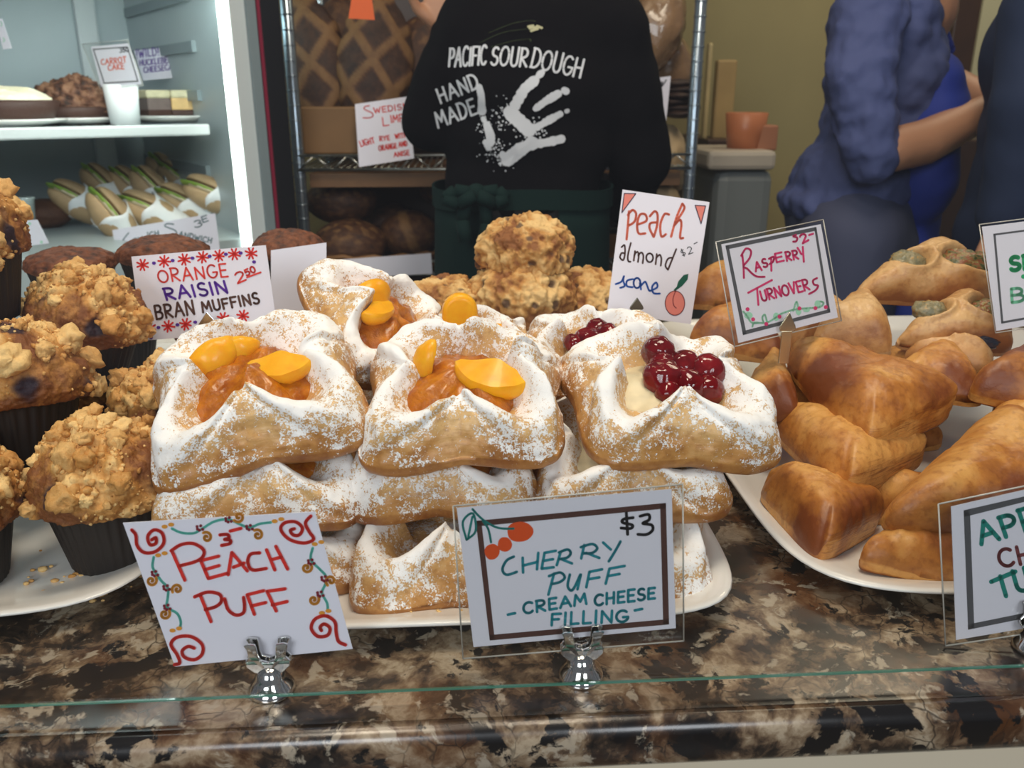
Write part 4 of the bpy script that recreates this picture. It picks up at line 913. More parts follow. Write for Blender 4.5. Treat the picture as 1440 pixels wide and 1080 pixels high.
l = bpy.data.lights.new('case_strip_lamp', 'AREA'); l.shape = 'RECTANGLE'; l.size = .03; l.size_y = 1.1; l.energy = 4.5; l.color = (.84, 1.0, .97)
lo = bpy.data.objects.new('case_strip_lamp', l); C.objects.link(lo); lo.location = FO+fx*(-.03)+dv*.02+Vector((0,0,1.45)); lo.rotation_euler = (-fx*.7+dv*.75).to_track_quat('-Z', 'Z').to_euler()
l2 = bpy.data.lights.new('case_top_lamp', 'AREA'); l2.shape = 'RECTANGLE'; l2.size = .6; l2.size_y = .08; l2.energy = 2.2; l2.color = (.84, 1.0, .98)
lo = bpy.data.objects.new('case_top_lamp', l2); C.objects.link(lo); lo.location = FO+fx*(-FW/2)+dv*.1+Vector((0,0,2.05)); lo.rotation_euler = (0, 0, FA)
# what stands in the case
def flatplate(label, p, rad, grp='plates in the display case'):
    o = M().lathe([(.0,.004),(rad*.6,.004),(rad,.014),(rad*1.0,.011),(rad*.62,0),(0,0)], 40).obj('dessert_plate', MAT['white_china'], loc=p); return tag(o, label, 'plate', grp)
def on_shelf(px, q, z=None):
    p = fr(px, 170, q); p.z = (zs if z is None else z)+.004; return p
MAT['choc'] = mk_crumb('chocolate_crumb', (.025,.009,.004), (.10,.035,.015), (.26,.13,.07), (.01,.004,.002))
MAT['creamtop'] = plain('whipped_cream', (.86,.80,.58), .6, bumps=(120,.4,.004)); MAT['chocrust'] = plain('chocolate_crust', (.05,.018,.01), .6, bumps=(200,.4,.002))
p = on_shelf(105, .30); flatplate('white plate under the chocolate cake in the lit case', p, .12)
def crag(seed, amp, f): return lambda d: 1+amp*nz(d, f, seed)+amp*.6*nz(d, f*3, seed)
t = thing('chocolate_cake', 'mounded brown chocolate cake on the upper shelf of the case', 'cake', p+Vector((0,0,.012)))
cm_ = M().ball((.012,0,.016), (.094,.075,.062), 150, 90, lambda d: (1+.16*nz(d,2.2,1)+.07*nz(d,7,2)+.09*fbm(d,14,2,4)+.10*max(0,.5-vor(d,9,3)[0])) if d.z > -.1 else .9)
cm_.at = {'tone': [.45+.9*fbm(v, 60, 4, 3) for v in cm_.v], 'berry': [0.0]*len(cm_.v)}; cm_.obj('crumb_top', MAT['choc'], t)
M().lathe([(0,0),(.095,0),(.106,.020),(.10,.023),(0,.02)], 48).obj('crust', MAT['chocrust'], t)
p = on_shelf(8, .22); flatplate('white plate under the cream pie in the lit case', p, .11)
t = thing('cream_pie', 'cream-topped pie in a dark crust at the picture edge in the case', 'pie', p+Vector((0,0,.012)))
M().lathe([(0,0),(.085,0),(.10,.032),(.094,.036),(0,.03)], 48).obj('crust', MAT['chocrust'], t)
M().ball((0,0,.026), (.088,.088,.036), 120, 60, lambda d: 1+.10*nz(d,3,4)+.10*max(0,.5-vor(d,5,3)[0])+.03*fbm(d,14,2)).obj('cream_top', MAT['creamtop'], t)
p = on_shelf(240, .34); flatplate('white plate under the cheesecake slices in the lit case', p, .095)
for i, (dx, rz, lab) in enumerate(((-.040, .25, 'cheesecake slice with purple topping behind the carrot cake card'), (.030, -.15, 'cheesecake slice with fruit layer at the plate edge beside the light strip'))):
    t = thing('cheesecake_slice', lab, 'cake', p+fx*dx+Vector((0,0,.014)), (0,0,FA+rz), 'cheesecake slices on one plate')
    M().box((0,0,.006), (.058,.085,.012)).obj('crust', MAT['chocrust'], t, smooth=False, bevel=.002)
    M().box((0,0,.024), (.056,.083,.026)).obj('filling', plain('peach_layer', (.66,.44,.18), .5, var=60) if i else plain('berry_layer', (.16,.12,.11), .5, var=60), t, smooth=False, bevel=.003)
    M().box((0,0,.045), (.057,.084,.018)).obj('topping', plain('pale_cream_topping', (.62,.58,.38), .5, var=70, bumps=(90,.5,.004)), t, smooth=False, bevel=.005)
p = on_shelf(176, .17); o = M().lathe([(0,0),(.028,0),(.033,.075),(.030,.077),(.026,.004),(0,.004)], 32).obj('paper_cup_stand', plain('white_paper_cup', (.82,.84,.84), .5), loc=p); tag(o, 'white upturned paper cup holding the carrot cake card', 'cup')
yq = fr(150, 95, .15).y
c = Card('laminated carrot cake card with orange letters, over the chocolate cake', (0,0), 3.376, [(432,222),(610,205),(672,400),(480,412)], yq, -34, 12, film=[(390,210),(605,190),(680,405),(478,425)], grp='cards in the display case')
c.draw(GREY, fills=[[(440,232),(606,220),(607,226),(442,238)], [(440,232),(446,232),(498,395),(492,396)], [(490,392),(655,382),(657,388),(492,398)], [(602,222),(608,222),(658,386),(652,387)]], name='frame_drawing')
c.draw(ORG, text('CARROT', 482, 308, 600, 296, 26, 0)+text('CAKE', 515, 335, 590, 326, 24, 0), 4); c.draw(BLACK, text('3', 570, 250, 580, 248, 24)+text('50', 585, 248, 610, 244, 18), 4)
c = Card('wild huckleberry cheesecake card in purple letters, standing behind the cheesecake', (0,0), 3.376, [(635,240),(858,218),(898,365),(680,382)], fr(225, 90, .45).y, -34, 8, grp='cards in the display case')
c.draw(PURPLE, text('!WILD!', 650, 275, 755, 262, 38, 0)+text('HUCKLEBERRY', 664, 312, 850, 292, 26, 0)+text('CHEESECAKE', 684, 345, 852, 326, 26, 0), 4.2)
c = Card('small white card with green marks at the picture edge above the cream pie', (0,0), 9, [(-60,250),(25,235),(150,610),(40,625)], fr(5, 100, .2).y, -34, 8, grp='cards in the display case')
c.draw(LGREEN, [smooth([(5,270),(25,300),(15,330)]), smooth([(40,480),(60,510),(40,530)])], 10)
# sandwiches
MAT['bun'] = plain('bread_roll_crust', (.46,.31,.16), .55, var=30); MAT['crumbw'] = plain('bread_crumb', (.78,.70,.48), .7, bumps=(150,.3,.002)); MAT['lettuce'] = plain('lettuce', (.26,.42,.05), .45, var=60); MAT['wrap'] = plain('white_wrap_paper', (.82,.84,.84), .5, bumps=(30,.4,.004))
def sandwich():
    r = thing('wrapped_sandwich', 'x', 'sandwich', group='wrapped sandwiches in the case')
    for s in (1, -1):
        b = M().ball((0,0,0), (.058, .034, .024), 28, 18, lambda d: 1+.05*nz(d, 2, s) if d.z*s > 0 else 1)
        b.v = [(x, y, s*max(0, z*s)+s*.008) for x, y, z in b.v]; b.obj('bun', MAT['bun'], r)
    M().ball((0,0,0), (.057,.0345,.0085), 28, 10).obj('bread_crumb', MAT['crumbw'], r)
    M().ball((.008,.002,0), (.058,.037,.0055), 30, 10, crag(3,.10,5)).obj('lettuce', MAT['lettuce'], r)
    wv = []; n = 20; k = 8
    for i in range(k+1):
        t_ = i/k; R0 = lerp(.026, .042, t_)
        for j in range(n): a = 2*PI*j/n; wv.append((-.070+t_*.078+.006*math.sin(3*a)*t_, R0*math.cos(a)*.95, R0*math.sin(a)*.85+.003*math.sin(2*a+1)))
    pm = M().add(wv, [(i*n+j, i*n+(j+1) % n, (i+1)*n+(j+1) % n, (i+1)*n+j) for i in range(k) for j in range(n)]+[tuple(range(n))])
    o = pm.obj('paper_wrap', MAT['wrap'], r); sd = o.modifiers.new('thickness', 'SOLIDIFY'); sd.thickness = .0008
    return r
SW = sandwich(); first = True
for px, py, q, rz, ry, rx, lab in [(112,285,.38,150,-35,70,'wrapped sandwich at the left end of the back row, thick green filling'), (148,266,.48,140,-40,60,'wrapped sandwich in the back row, second in line from the white tub'), (158,305,.22,150,-25,60,'wrapped sandwich in the front row, just over the corner of the sandwich card'), (188,268,.46,130,-50,60,'wrapped sandwich in the back row, middle of the line'),
     (212,298,.24,140,-30,60,'wrapped sandwich in the middle of the front row, above the sandwich card'), (217,270,.40,120,-45,50,'wrapped sandwich with dark crust in the middle of the pile'), (235,250,.55,110,-55,60,'topmost wrapped sandwich standing at the back'), (255,258,.50,120,-45,60,'wrapped sandwich at the back beside the topmost one'), (262,288,.27,130,-35,60,'wrapped sandwich in the front row with lettuce sticking out'), (300,275,.22,120,-55,70,'wrapped sandwich nearest the light strip, white paper lit brightly')]:
    o = SW if first else dup(SW, (0,0,0), (0,0,0), lab); first = False
    o['label'] = lab.replace('left end', 'far end').replace('nearest', 'next to'); o.location = fr(px, py, q); o.scale = (1.15,)*3; vd = (o.location-CAM).normalized(); X = (CR*(-.62+.25*math.sin(px))+CU*(.62+.2*math.cos(px*2))-vd*.45).normalized(); Z = X.cross(vd).normalized(); Z = (Z-vd*.25).normalized(); Y = Z.cross(X).normalized(); Z = X.cross(Y); o.rotation_euler = Matrix((X, Y, Z)).transposed().to_euler()
c = Card('white sandwich card with grey handwriting on the lower shelf of the case', (140,280), 7.58, [(135,330),(1232,150),(1285,560),(200,690)], fr(230, 320, .01).y, -30, 10, grp='cards in the display case')
c.draw(('grey_pen', (.13,.20,.22)), [smooth([(310,360),(250,440),(245,500)])]+text('EN', 370, 470, 470, 440, 45, 0)+text('ICH', 515, 405, 635, 385, 48, 0)+[smooth([(790,268),(720,262),(700,290),(800,330),(825,365)])]+text('ANDWICH', 842, 400, 1190, 470, 55, 0)+text('3', 1020, 305, 1095, 285, 75, 0)+text('E', 1100, 250, 1160, 230, 60, 0), 11)
p = fr(38, 308, .30); o = M().lathe([(0,0),(.016,0),(.020,.04),(.022,.041),(.022,.045),(0,.045)], 28).obj('plastic_tub', plain('cloudy_plastic', (.60,.68,.66), .3), loc=(p.x,p.y,p.z)); tag(o, 'small cloudy plastic tub with lid beside the sandwiches', 'tub')
p = fr(66, 300, .42); o = M().ball((0,0,0), (.055,.05,.032), 40, 24, crag(8,.08,3), tone=.3).obj('stuffed_roll', MAT['choc'], loc=p); tag(o, 'dark round stuffed roll behind the small plastic tub', 'bread roll')
p = fr(95, 345, .30); o = M().box((0,0,-.02), (.34,.20,.03)).obj('wooden_tray', plain('tray_wood', (.10,.06,.03), .5, var=20), loc=p, rot=(0,0,FA), smooth=False, bevel=.004); tag(o, 'dark wooden tray under the sandwiches in the case', 'tray')
c = Card('small white card with green dots behind the tallest crumb muffin', (0,260), 4.5, [(150,225),(235,220),(310,370),(190,385)], fr(50, 320, .03).y, -30, 12, grp='cards in the display case')
c.draw(LGREEN, fills=[disc(188,245,9), disc(262,362,9)])
# ------------------------------------------------------------------ bread rack behind the worker
MAT['wire'] = plain('chromed_wire', (.50,.50,.46), .3, 1); MAT['bread'] = mk_crumb('dark_bread_crust', (.014,.005,.003), (.075,.027,.009), (.20,.10,.034), (.03,.012,.006)); MAT['rackwood'] = plain('rack_shelf_wood', (.16,.075,.025), .55, var=12)
RY = 1.92
rk = thing('bread_rack', 'tall wire bread rack with posts and wooden shelf behind the worker', 'rack', (0, RY, 0))
pl, pr = at_y(414, 150, RY), at_y(976, 150, RY); zu = at_y(520, 238, RY).z; zd = at_y(520, 385, RY).z
MAT['post'] = plain('blue_grey_steel_post', (.30,.36,.42), .25, .8)
for x in (pl.x, pr.x):
    for dy in (.0, .45):
        q = M().tube([(x, dy, 0), (x, dy, 2.1)], .013, 14)
        for k in range(60): q.tube([(x, dy, .3+k*.03), (x, dy, .3+k*.03+.003)], .0142, 14)
        q.obj('post', MAT['post'], rk)
for z in (zu, zd, .3, 1.9):
    wm = M()
    for dy in (-.01, .46): wm.tube([(pl.x, dy, z), (pr.x, dy, z)], .004, 8); wm.tube([(pl.x, dy, z+.03), (pr.x, dy, z+.03)], .003, 8)
    for k in range(60):
        x = lerp(pl.x, pr.x, k/59); wm.tube([(x, -.01, z+.002), (x, .46, z+.002)], .0018, 6)
    for k in range(24):
        x = lerp(pl.x, pr.x, k/24); x2 = lerp(pl.x, pr.x, (k+1)/24); wm.tube([(x, -.01, z+(.03 if k % 2 else 0)), (x2, -.01, z+(0 if k % 2 else .03))], .0022, 6)
    wm.obj('wire_shelf', MAT['wire'], rk)
M().box(((pl.x+pr.x)/2, .225, zu-.024), (pr.x-pl.x-.04, .44, .03)).obj('shelf_board', MAT['rackwood'], rk, smooth=False)
M().box(((pl.x+pr.x)/2, .225, zd+.010), (pr.x-pl.x-.04, .44, .012)).obj('shelf_board', MAT['rackwood'], rk, smooth=False)
M().box(((pl.x+pr.x)/2, .49, 1.2), (pr.x-pl.x, .02, 1.7)).obj('back_board', MAT['darkwood'], rk, smooth=False)
def loaf(label, px, py, dy, r, rot=(0,0,0), kind='plain', seed=1, tone=.35, mat='bread', name='bread_loaf', grp='loaves on the bread rack'):
    p = at_y(px, py, RY+dy); vs = M(); nu, nv = 110, 70; tn = []
    for i in range(nv+1):
        ph = PI*i/nv
        for j in range(nu):
            th = 2*PI*j/nu; d = Vector((math.sin(ph)*math.cos(th), math.sin(ph)*math.sin(th), math.cos(ph))); k = 1+.05*nz(d, 1.6, seed)+.012*fbm(d, 6, seed); t_ = tone+.25*fbm(d, 5, seed)
            if kind == 'scored':
                a, b_ = d.x*r[0]/.100+d.z*r[2]/.125, d.x*r[0]/.100-d.z*r[2]/.125; g = max(abs(math.cos(a*PI)), abs(math.cos(b_*PI))); g = sm(.86, .97, g); k += .035*g-.02; t_ = lerp(.10, .80, g)+.1*fbm(d, 8, seed)
            if kind == 'floured': t_ += .75*sm(.1, .3, nz(d, 5, seed+3))*max(0, d.z)
            if kind == 'slashed': g = sm(.25, .1, abs(d.x+.3*d.z-.1)); k += .02*g; t_ += .5*g
            vs.v.append((d.x*r[0]*k, d.y*r[1]*k, d.z*r[2]*k)); tn.append(t_)
    vs.f = [(i*nu+j, (i+1)*nu+j, (i+1)*nu+(j+1) % nu, i*nu+(j+1) % nu) for i in range(nv) for j in range(nu)]; vs.at = {'tone': tn, 'berry': [0.0]*len(tn)}
    o = vs.obj(name, MAT[mat], loc=p, rot=tuple(math.radians(a) for a in rot)); return tag(o, label, 'bread', grp)
loaf('upright loaf scored in diamonds, beside the steel rack post', 443, 95, .17, (.078,.05,.16), (-12,-8,0), 'scored', 1)
loaf('upright loaf scored in diamonds, above the swedish limpa card', 527, 92, .15, (.086,.055,.155), (-12,8,0), 'scored', 5)
loaf('upright dark loaf behind the two scored loaves, between them', 482, 75, .30, (.07,.05,.13), (-10,0,0), 'plain', 7)
loaf('rough seeded loaf on the upper rack shelf beside the worker\'s elbow', 590, 95, .22, (.075,.06,.12), (-8,10,0), 'floured', 9, .2)
loaf('flour-dusted round loaf, upper one under the rack shelf board', 480, 283, .14, (.085,.07,.052), (0,0,0), 'floured', 11, .25)
loaf('round loaf with a seeded crust in the wicker basket, under the floured one', 492, 345, .08, (.088,.08,.062), (0,0,0), 'floured', 13, .3)
loaf('slashed round loaf in the wicker basket next to the worker\'s apron', 575, 328, .12, (.070,.07,.055), (0,0,0), 'slashed', 15, .35)
loaf('loaf in shade under the rack shelf beside the worker\'s back', 622, 260, .2, (.06,.06,.05), (0,0,0), 'plain', 16, .3)
loaf('round loaf at the back between the floured loaf and the slashed one', 545, 310, .26, (.07,.07,.045), (0,0,0), 'plain', 17, .2)
a = vbox(427, 506, 150, 217, RY+.02, RY+.06); o = M().box((0,0,0), a[3:]).obj('bread_crate', plain('kraft_board', (.19,.095,.028), .6, var=8), loc=a[:3], smooth=False, bevel=.004); tag(o, 'brown wooden board crate front under the upright scored loaves', 'crate')
c = Card('swedish limpa card in red handwriting hanging on the rack edge', (490,130), 9.39, [(85,155),(775,55),(868,870),(140,985)], RY-.03, -4, 3, grp='cards on the bread rack')
c.draw(RED, [smooth([(275,175),(215,190),(215,225),(310,270),(320,315),(270,335),(195,335)])]+text('WEDISH', 340, 275, 790, 215, 75, 0)+text('L', 455, 445, 535, 435, 110, 0)+text('IMPA', 565, 400, 800, 370, 90, 0)+text('LIGHT', 165, 715, 350, 665, 75, -.05)+text('RYE', 415, 640, 545, 625, 60, 0)+text('WITH', 620, 610, 770, 590, 60, 0)+text('ORANGE', 405, 770, 640, 735, 65, 0)+text('AND', 670, 720, 780, 700, 60, 0)+text('ANISE', 605, 850, 805, 825, 60, 0), 13)
bk = thing('wicker_basket', 'low wicker basket holding round loaves on the bread rack', 'basket', at_y(520, 372, RY+.10))
bm_ = M(); L0 = .16; W0 = .10
for k in range(5):
    q = [((L0+k*.004)*math.cos(2*PI*j/48), (W0+k*.003)*math.sin(2*PI*j/48), k*.009+.0035*math.sin(j*PI/1.5+k*PI)) for j in range(49)]; bm_.tube(q, .0055, 8, False)
bm_.obj('woven_side', plain('wicker', (.25,.12,.04), .5, var=40), bk)
M().box((0,0,-.002), (L0*1.5, W0*1.5, .006)).obj('base', MAT['rackwood'], bk, smooth=False)
c = Card('blank bluish white shelf label under the wicker basket', (0,0), 1, [(465,366),(606,356),(608,385),(466,392)], RY-.02, 0, 0, grp='cards on the bread rack')
# right part of the rack
MAT['plasticbag'] = plain('bread_in_clear_bag', (.26,.15,.075), .25, coat=.5, bumps=(26,.5,.01), var=12); MAT['palebread'] = plain('pale_bread', (.50,.36,.20), .6, var=14)
def bag(label, px, py, dy, r, rot, mat, seed):
    o = M().ball((0,0,0), r, 48, 32, lambda d: 1+.10*nz(d, 2, seed)+.05*nz(d, 6, seed)).obj('bagged_bread', MAT[mat], loc=at_y(px, py, RY+dy), rot=tuple(math.radians(a) for a in rot)); tag(o, label, 'bread', 'bagged bread beside the worker')
bag('bread in a clear plastic bag above the white tag, beside the steel post', 920, 45, .12, (.065,.06,.10), (0,20,0), 'plasticbag', 2)
bag('bread in a clear plastic bag leaning on the first bag', 938, 95, .2, (.06,.06,.09), (0,-15,0), 'plasticbag', 5)
bag('pale loaf in a bag below the wire shelf, beside the worker\'s arm', 935, 225, .12, (.055,.06,.085), (0,-10,0), 'palebread', 7)
bag('pale round loaf at the bottom below the wire shelf, behind the scone card', 915, 290, .10, (.075,.07,.06), (0,0,0), 'palebread', 9)
for k in range(6):
    o = M().ball((0,0,0), (.034,.05,.0105), 32, 12, crag(k,.06,3)).obj('flatbread', MAT['bread'], loc=at_y(955, 160-k*8.5, RY+.08), rot=(0,0,k)); tag(o, 'round flatbread in the small stack beside the steel post', 'bread', 'stack of flatbreads')
c = Card('small white price tag in front of the bagged bread', (880,0), 3.6, [(118,398),(228,385),(200,655),(165,660)], RY+.0, 4, 3, grp='cards on the bread rack')
c.draw(BLACK, [smooth([(165,435),(185,415),(180,440),(205,405)])], 5)
c = Card('orange cone-shaped pennant above the scored loaves', (0,0), 1, [(500,-40),(518,-40),(527,28),(490,26)], RY-.02, 0, 0, name='pennant', cat='pennant', grp='pennants', mat='paper')
for ch in c.root.children: ch.data.materials[0] = plain('orange_cloth', (.80,.13,.02), .6)
# ------------------------------------------------------------------ kitchen side behind the second worker
def pbox(name, label, cat, px0, px1, py0, py1, y0, y1, mat, bev=.006, z0=None):
    a = list(vbox(px0, px1, py0, py1, y0, y1))
    if z0 is not None: top = a[2]+a[5]/2; a[5] = top-z0; a[2] = (top+z0)/2
    o = M().box((0,0,0), a[3:]).obj(name, mat, loc=a[:3], smooth=False, bevel=bev); return tag(o, label, cat)
pbox('low_cabinet', 'dark low cabinet under the wooden boards beside the rack', 'cabinet', 984, 1032, 196, 360, 2.5, 2.9, MAT['darkwood'], z0=0)
b = pbox('cutting_board', 'tan wooden board standing upright on the dark low cabinet', 'board', 1002, 1038, 84, 196, 2.6, 2.64, plain('tan_board', (.44,.30,.12), .5, var=9))
b2 = pbox('cutting_board', 'narrow pale board leaning beside the tan upright board', 'board', 988, 1004, 60, 196, 2.55, 2.58, plain('pale_board', (.58,.46,.22), .5, var=9))
pbox('waste_bin', 'grey bin with pale rim standing between the boards and the person in blue', 'bin', 998, 1092, 238, 380, 2.2, 2.46, plain('grey_bin_plastic', (.20,.22,.22), .5), .03, z0=0)
pbox('bin_lid', 'pale flat lid on the grey bin, under the orange tub', 'lid', 995, 1094, 212, 240, 2.18, 2.48, plain('pale_lid_plastic', (.50,.44,.36), .5), .012)
o = M().lathe([(0,0),(.045,0),(.056,.095),(.050,.097),(.042,.01),(0,.01)], 32).obj('orange_tub', plain('orange_plastic', (.52,.18,.075), .4), loc=at_y(1046, 211, 2.30)); tag(o, 'small orange plastic tub standing on the pale bin lid', 'tub')
pbox('storage_box', 'dull reddish storage box beside the orange tub', 'box', 1064, 1096, 176, 212, 2.26, 2.36, plain('reddish_box', (.40,.17,.09), .5), .005)
pbox('back_cabinet', 'dark cabinet behind the forearms of the person in blue', 'cabinet', 1290, 1480, 196, 420, 2.35, 2.8, MAT['darkwood'], z0=0)
# ------------------------------------------------------------------ people
def fuse(m, vox=.011, sm_it=6, disp=None):
    """one continuous skin from overlapping limbs"""
    me = m.mesh('fuse', None, True, True); o = bpy.data.objects.new('fuse', me); C.objects.link(o)
    r = o.modifiers.new('r', 'REMESH'); r.mode = 'VOXEL'; r.voxel_size = vox
    s = o.modifiers.new('s', 'SMOOTH'); s.iterations = sm_it; s.factor = .5
    dg = bpy.context.evaluated_depsgraph_get(); out = bpy.data.meshes.new_from_object(o.evaluated_get(dg)); bpy.data.objects.remove(o)
    if disp:
        amp, f = disp
        for v, n in zip(out.vertices, [v.normal.copy() for v in out.vertices]): v.co += n*amp*(fbm(v.co, f, 3, 3)+.8*nz(Vector((v.co.x, v.co.y*1.0, v.co.z*2.2)), f*.6, 9))
    out.polygons.foreach_set('use_smooth', [True]*len(out.polygons)); return out
def limb(m, pts, rs, sub=6):
    for (a, ra), (b, rb) in zip(zip(pts, rs), list(zip(pts, rs))[1:]):
        a, b = Vector(a), Vector(b); q = [a.lerp(b, i/sub) for i in range(sub+1)]; m.tube(q, [lerp(ra, rb, i/sub) for i in range(sub+1)], 16)
    for p, r_ in zip(pts, rs): m.ball(p, r_, 16, 12)
def hand(m, wrist, dirv, side, spread=.35, curl=.5, up=Vector((0,0,1)), s=1.0):
    """palm, four unequal bent fingers and a thumb from the side of the palm"""
    d = Vector(dirv).normalized(); l = d.cross(up).normalized()*side; n_ = l.cross(d).normalized(); w_ = Vector(wrist)
    for k in (-1.5, -.5, .5, 1.5): limb(m, [w_, w_+d*.085*s+l*k*.020*s], [.017*s, .0125*s], 4)
    for k, L in ((-1.5, .058), (-.5, .074), (.5, .080), (1.5, .070)):
        b = w_+d*.085*s+l*k*.021*s; f = d; pts = [b]
        for q, g in enumerate((.45, .32, .23)): f = (f-n_*curl*(.35+.2*q)+l*k*spread*.06).normalized(); b = b+f*L*g*s; pts.append(b)
        limb(m, pts, [.0098*s, .0092*s, .0085*s, .0075*s], 3)
    b = w_+d*.030*s+l*.026*s; limb(m, [b, b+(d*.6+l*.6-n_*.3).normalized()*.042*s, b+(d*.75+l*.45-n_*.4).normalized()*.075*s], [.0140*s, .0110*s, .009*s], 4)
def head(m, c, face):
    f = Vector(face).normalized(); l = Vector((0,0,1)).cross(f); rot = Matrix((l, f, Vector((0,0,1)))).transposed()
    def P(x, y, z): return c+rot @ Vector((x, y, z))
    m.ball(c, (.076, .095, .112), 28, 22, lambda d: 1-.16*max(0, -d.z-.3)*(1 if abs(d.x) > .2 else .4), rot=rot)
    m.ball(P(0, .082, -.075), (.040, .022, .030), 14, 10, rot=rot)
    limb(m, [P(0,.092,.018), P(0,.112,-.022)], [.009, .014], 3)
    for s in (-1, 1):
        m.ball(P(s*.078, -.005, -.005), (.010, .020, .031), 10, 10, rot=rot); m.ball(P(s*.032, .078, .012), (.020, .016, .013), 10, 8, rot=rot); m.ball(P(s*.014, .088, -.052), (.020, .010, .006), 10, 8, rot=rot)
    return P
def eyes(root, P, skin):
    e = M()
    for s in (-1, 1): e.ball(P(s*.032, .091, .010)-root.location, (.012, .007, .007), 12, 8)
    e.obj('eyes', plain('eye_white', (.70,.68,.64), .25), root)
    q = M()
    for s in (-1, 1): q.ball(P(s*.032, .0965, .010)-root.location, (.0055, .003, .0055), 10, 8)
    q.obj('irises', plain('dark_iris', (.03,.02,.015), .2), root)
    li = M().ball(P(0, .0985, -.052)-root.location, (.022, .006, .007), 14, 8); li.obj('lips', plain('lips', (.36,.12,.09), .45), root)
def child(root, name, me, mat, label=None):
    me.materials.clear(); me.materials.append(mat)
    for v in me.vertices: v.co -= root.location
    o = link(name, me, None, root)
    if label: o['label'] = label
    return o
MAT['skin'] = plain('skin', (.46,.23,.13), .5, bumps=(220,.12,.001), sss=.12); MAT['blackcotton'] = plain('black_cotton', (.0042,.0036,.0046), .9, spec=.08, bumps=(500,.2,.0006)); MAT['greenapron'] = plain('dark_green_apron', (.004,.017,.015), .85, spec=.15, bumps=(500,.2,.0006)); MAT['trouser'] = plain('black_trousers', (.010,.010,.012), .8)
WY = 1.58
def W(px, py, d=0): return at_y(px, py, WY+d)
w1 = thing('person', 'person seen from behind in a black long-sleeved bakery shirt and green apron', 'person', (W(745,200).x, WY, 0))
m = M(); m.ball(W(758,60), (.150,.105,.12), 24, 18); m.ball(W(752,125), (.165,.120,.14), 24, 18); m.ball(W(742,190), (.152,.115,.14), 24, 18); m.ball(W(735,250), (.142,.112,.12), 24, 18); m.ball(W(733,295), (.148,.118,.09), 24, 18)
limb(m, [W(680,42), W(845,46)], [.082,.082]); limb(m, [W(765,10), W(770,-30,.01)], [.075,.062])
limb(m, [W(672,50), W(610,168,.03), W(634,90,.17), W(634,50,.20)], [.080,.060,.050,.044]); limb(m, [W(855,55), W(878,130,.0), W(902,228,.03), W(880,285,.20), W(850,270,.28)], [.080,.066,.058,.050,.042])
shirt = fuse(m, .010, 8, (.007, 9)); bv = BVHTree.FromPolygons([v.co.copy() for v in shirt.vertices], [tuple(p.vertices) for p in shirt.polygons])
child(w1, 'shirt', shirt, MAT['blackcotton'])
m = M(); limb(m, [W(768,10,.01), W(772,-70,.02)], [.056,.055]); hc = W(775,-150,.03); PH = head(m, hc, (0,1,0)); hand(m, W(634,52,.20), (-.18,.1,1), 1, up=Vector((0,1,0)), curl=.7); hand(m, W(850,270,.28), (-.8,.4,.1), -1)
limb(m, [W(700,330), W(700,330)-Vector((0,0,.50)), W(700,330)-Vector((0,0,.93))], [.07,.055,.045]); limb(m, [W(770,330), W(770,330)-Vector((0,0,.50)), W(770,330)-Vector((0,0,.93))], [.07,.055,.045]); m.ball(W(735,320), (.12,.09,.10)); m.ball(W(750,180), (.10,.07,.22))
child(w1, 'body', fuse(m, .0062, 3), MAT['skin'])
m = M().ball(hc+Vector((0,-.012,.022)), (.092,.105,.118), 28, 20); m.v = [v for v in m.v]; child(w1, 'hair', fuse(m, .008, 2), plain('dark_brown_hair', (.03,.017,.010), .5)); eyes(w1, PH, 0)
m = M(); hz = W(735,320).z
for s, px in ((-1,700),(1,770)):
    a = W(px,330); limb(m, [a, (a.x, a.y, .50), (a.x, a.y, .09)], [.098,.078,.062])
m.ball(W(735,315), (.160,.125,.12)); child(w1, 'trousers', fuse(m, .012, 4), MAT['trouser'])
m = M()
for px in (700, 770): a = W(px,330); m.ball((a.x, a.y+.04, .045), (.048,.13,.045), 16, 10); m.box((a.x, a.y+.04, .012), (.09,.24,.022))
child(w1, 'shoes', fuse(m, .009, 3), plain('black_leather_shoe', (.012,.010,.010), .4))
# apron skirt, open at the back, with waistband and hanging ties
ac = W(735,285); m = M(); n = 40; vs = []; zb, zt = .50, W(735,284).z
for i in range(15):
    t_ = i/14; z = lerp(zt, zb, t_); g = lerp(.78, 1.0, t_)
    for j in range(n+1):
        a = -PI/2+lerp(.34, 2*PI-.50, j/n); f = 1+.05*math.sin(a*7)*t_; R1, R2 = lerp(.163, .185, t_)*f, lerp(.134, .165, t_)*f; vs.append((ac.x+R1*math.cos(a), WY+R2*math.sin(a), z))
m.add(vs, [(i*(n+1)+j, i*(n+1)+j+1, (i+1)*(n+1)+j+1, (i+1)*(n+1)+j) for i in range(14) for j in range(n)])
ap = child(w1, 'apron', m.mesh('apron', None), MAT['greenapron']); sd = ap.modifiers.new('cloth', 'SOLIDIFY'); sd.thickness = .003
m = M(); n = 56; R = [(ac.x+.166*math.cos(2*PI*j/n), WY+.137*math.sin(2*PI*j/n), W(735,272).z+.004*math.sin(2*PI*j/n*3)) for j in range(n+1)]
for a, b in zip(R, R[1:]): m.box((Vector(a)+Vector(b))/2, ((Vector(b)-Vector(a)).length*1.1, .004, .034), Matrix.Rotation(math.atan2(b[1]-a[1], b[0]-a[0]), 3, 'Z'))
wb = child(w1, 'waist_tie', m.mesh('waist_tie', None, False), MAT['greenapron'])
m = M(); d0 = -.142
def strip(px, wdt): 
    q = [W(x, y, d0-.006*k) for k, (x, y) in enumerate(px)]
    for a, b in zip(q, q[1:]): m.tube([a, b], wdt, 8)
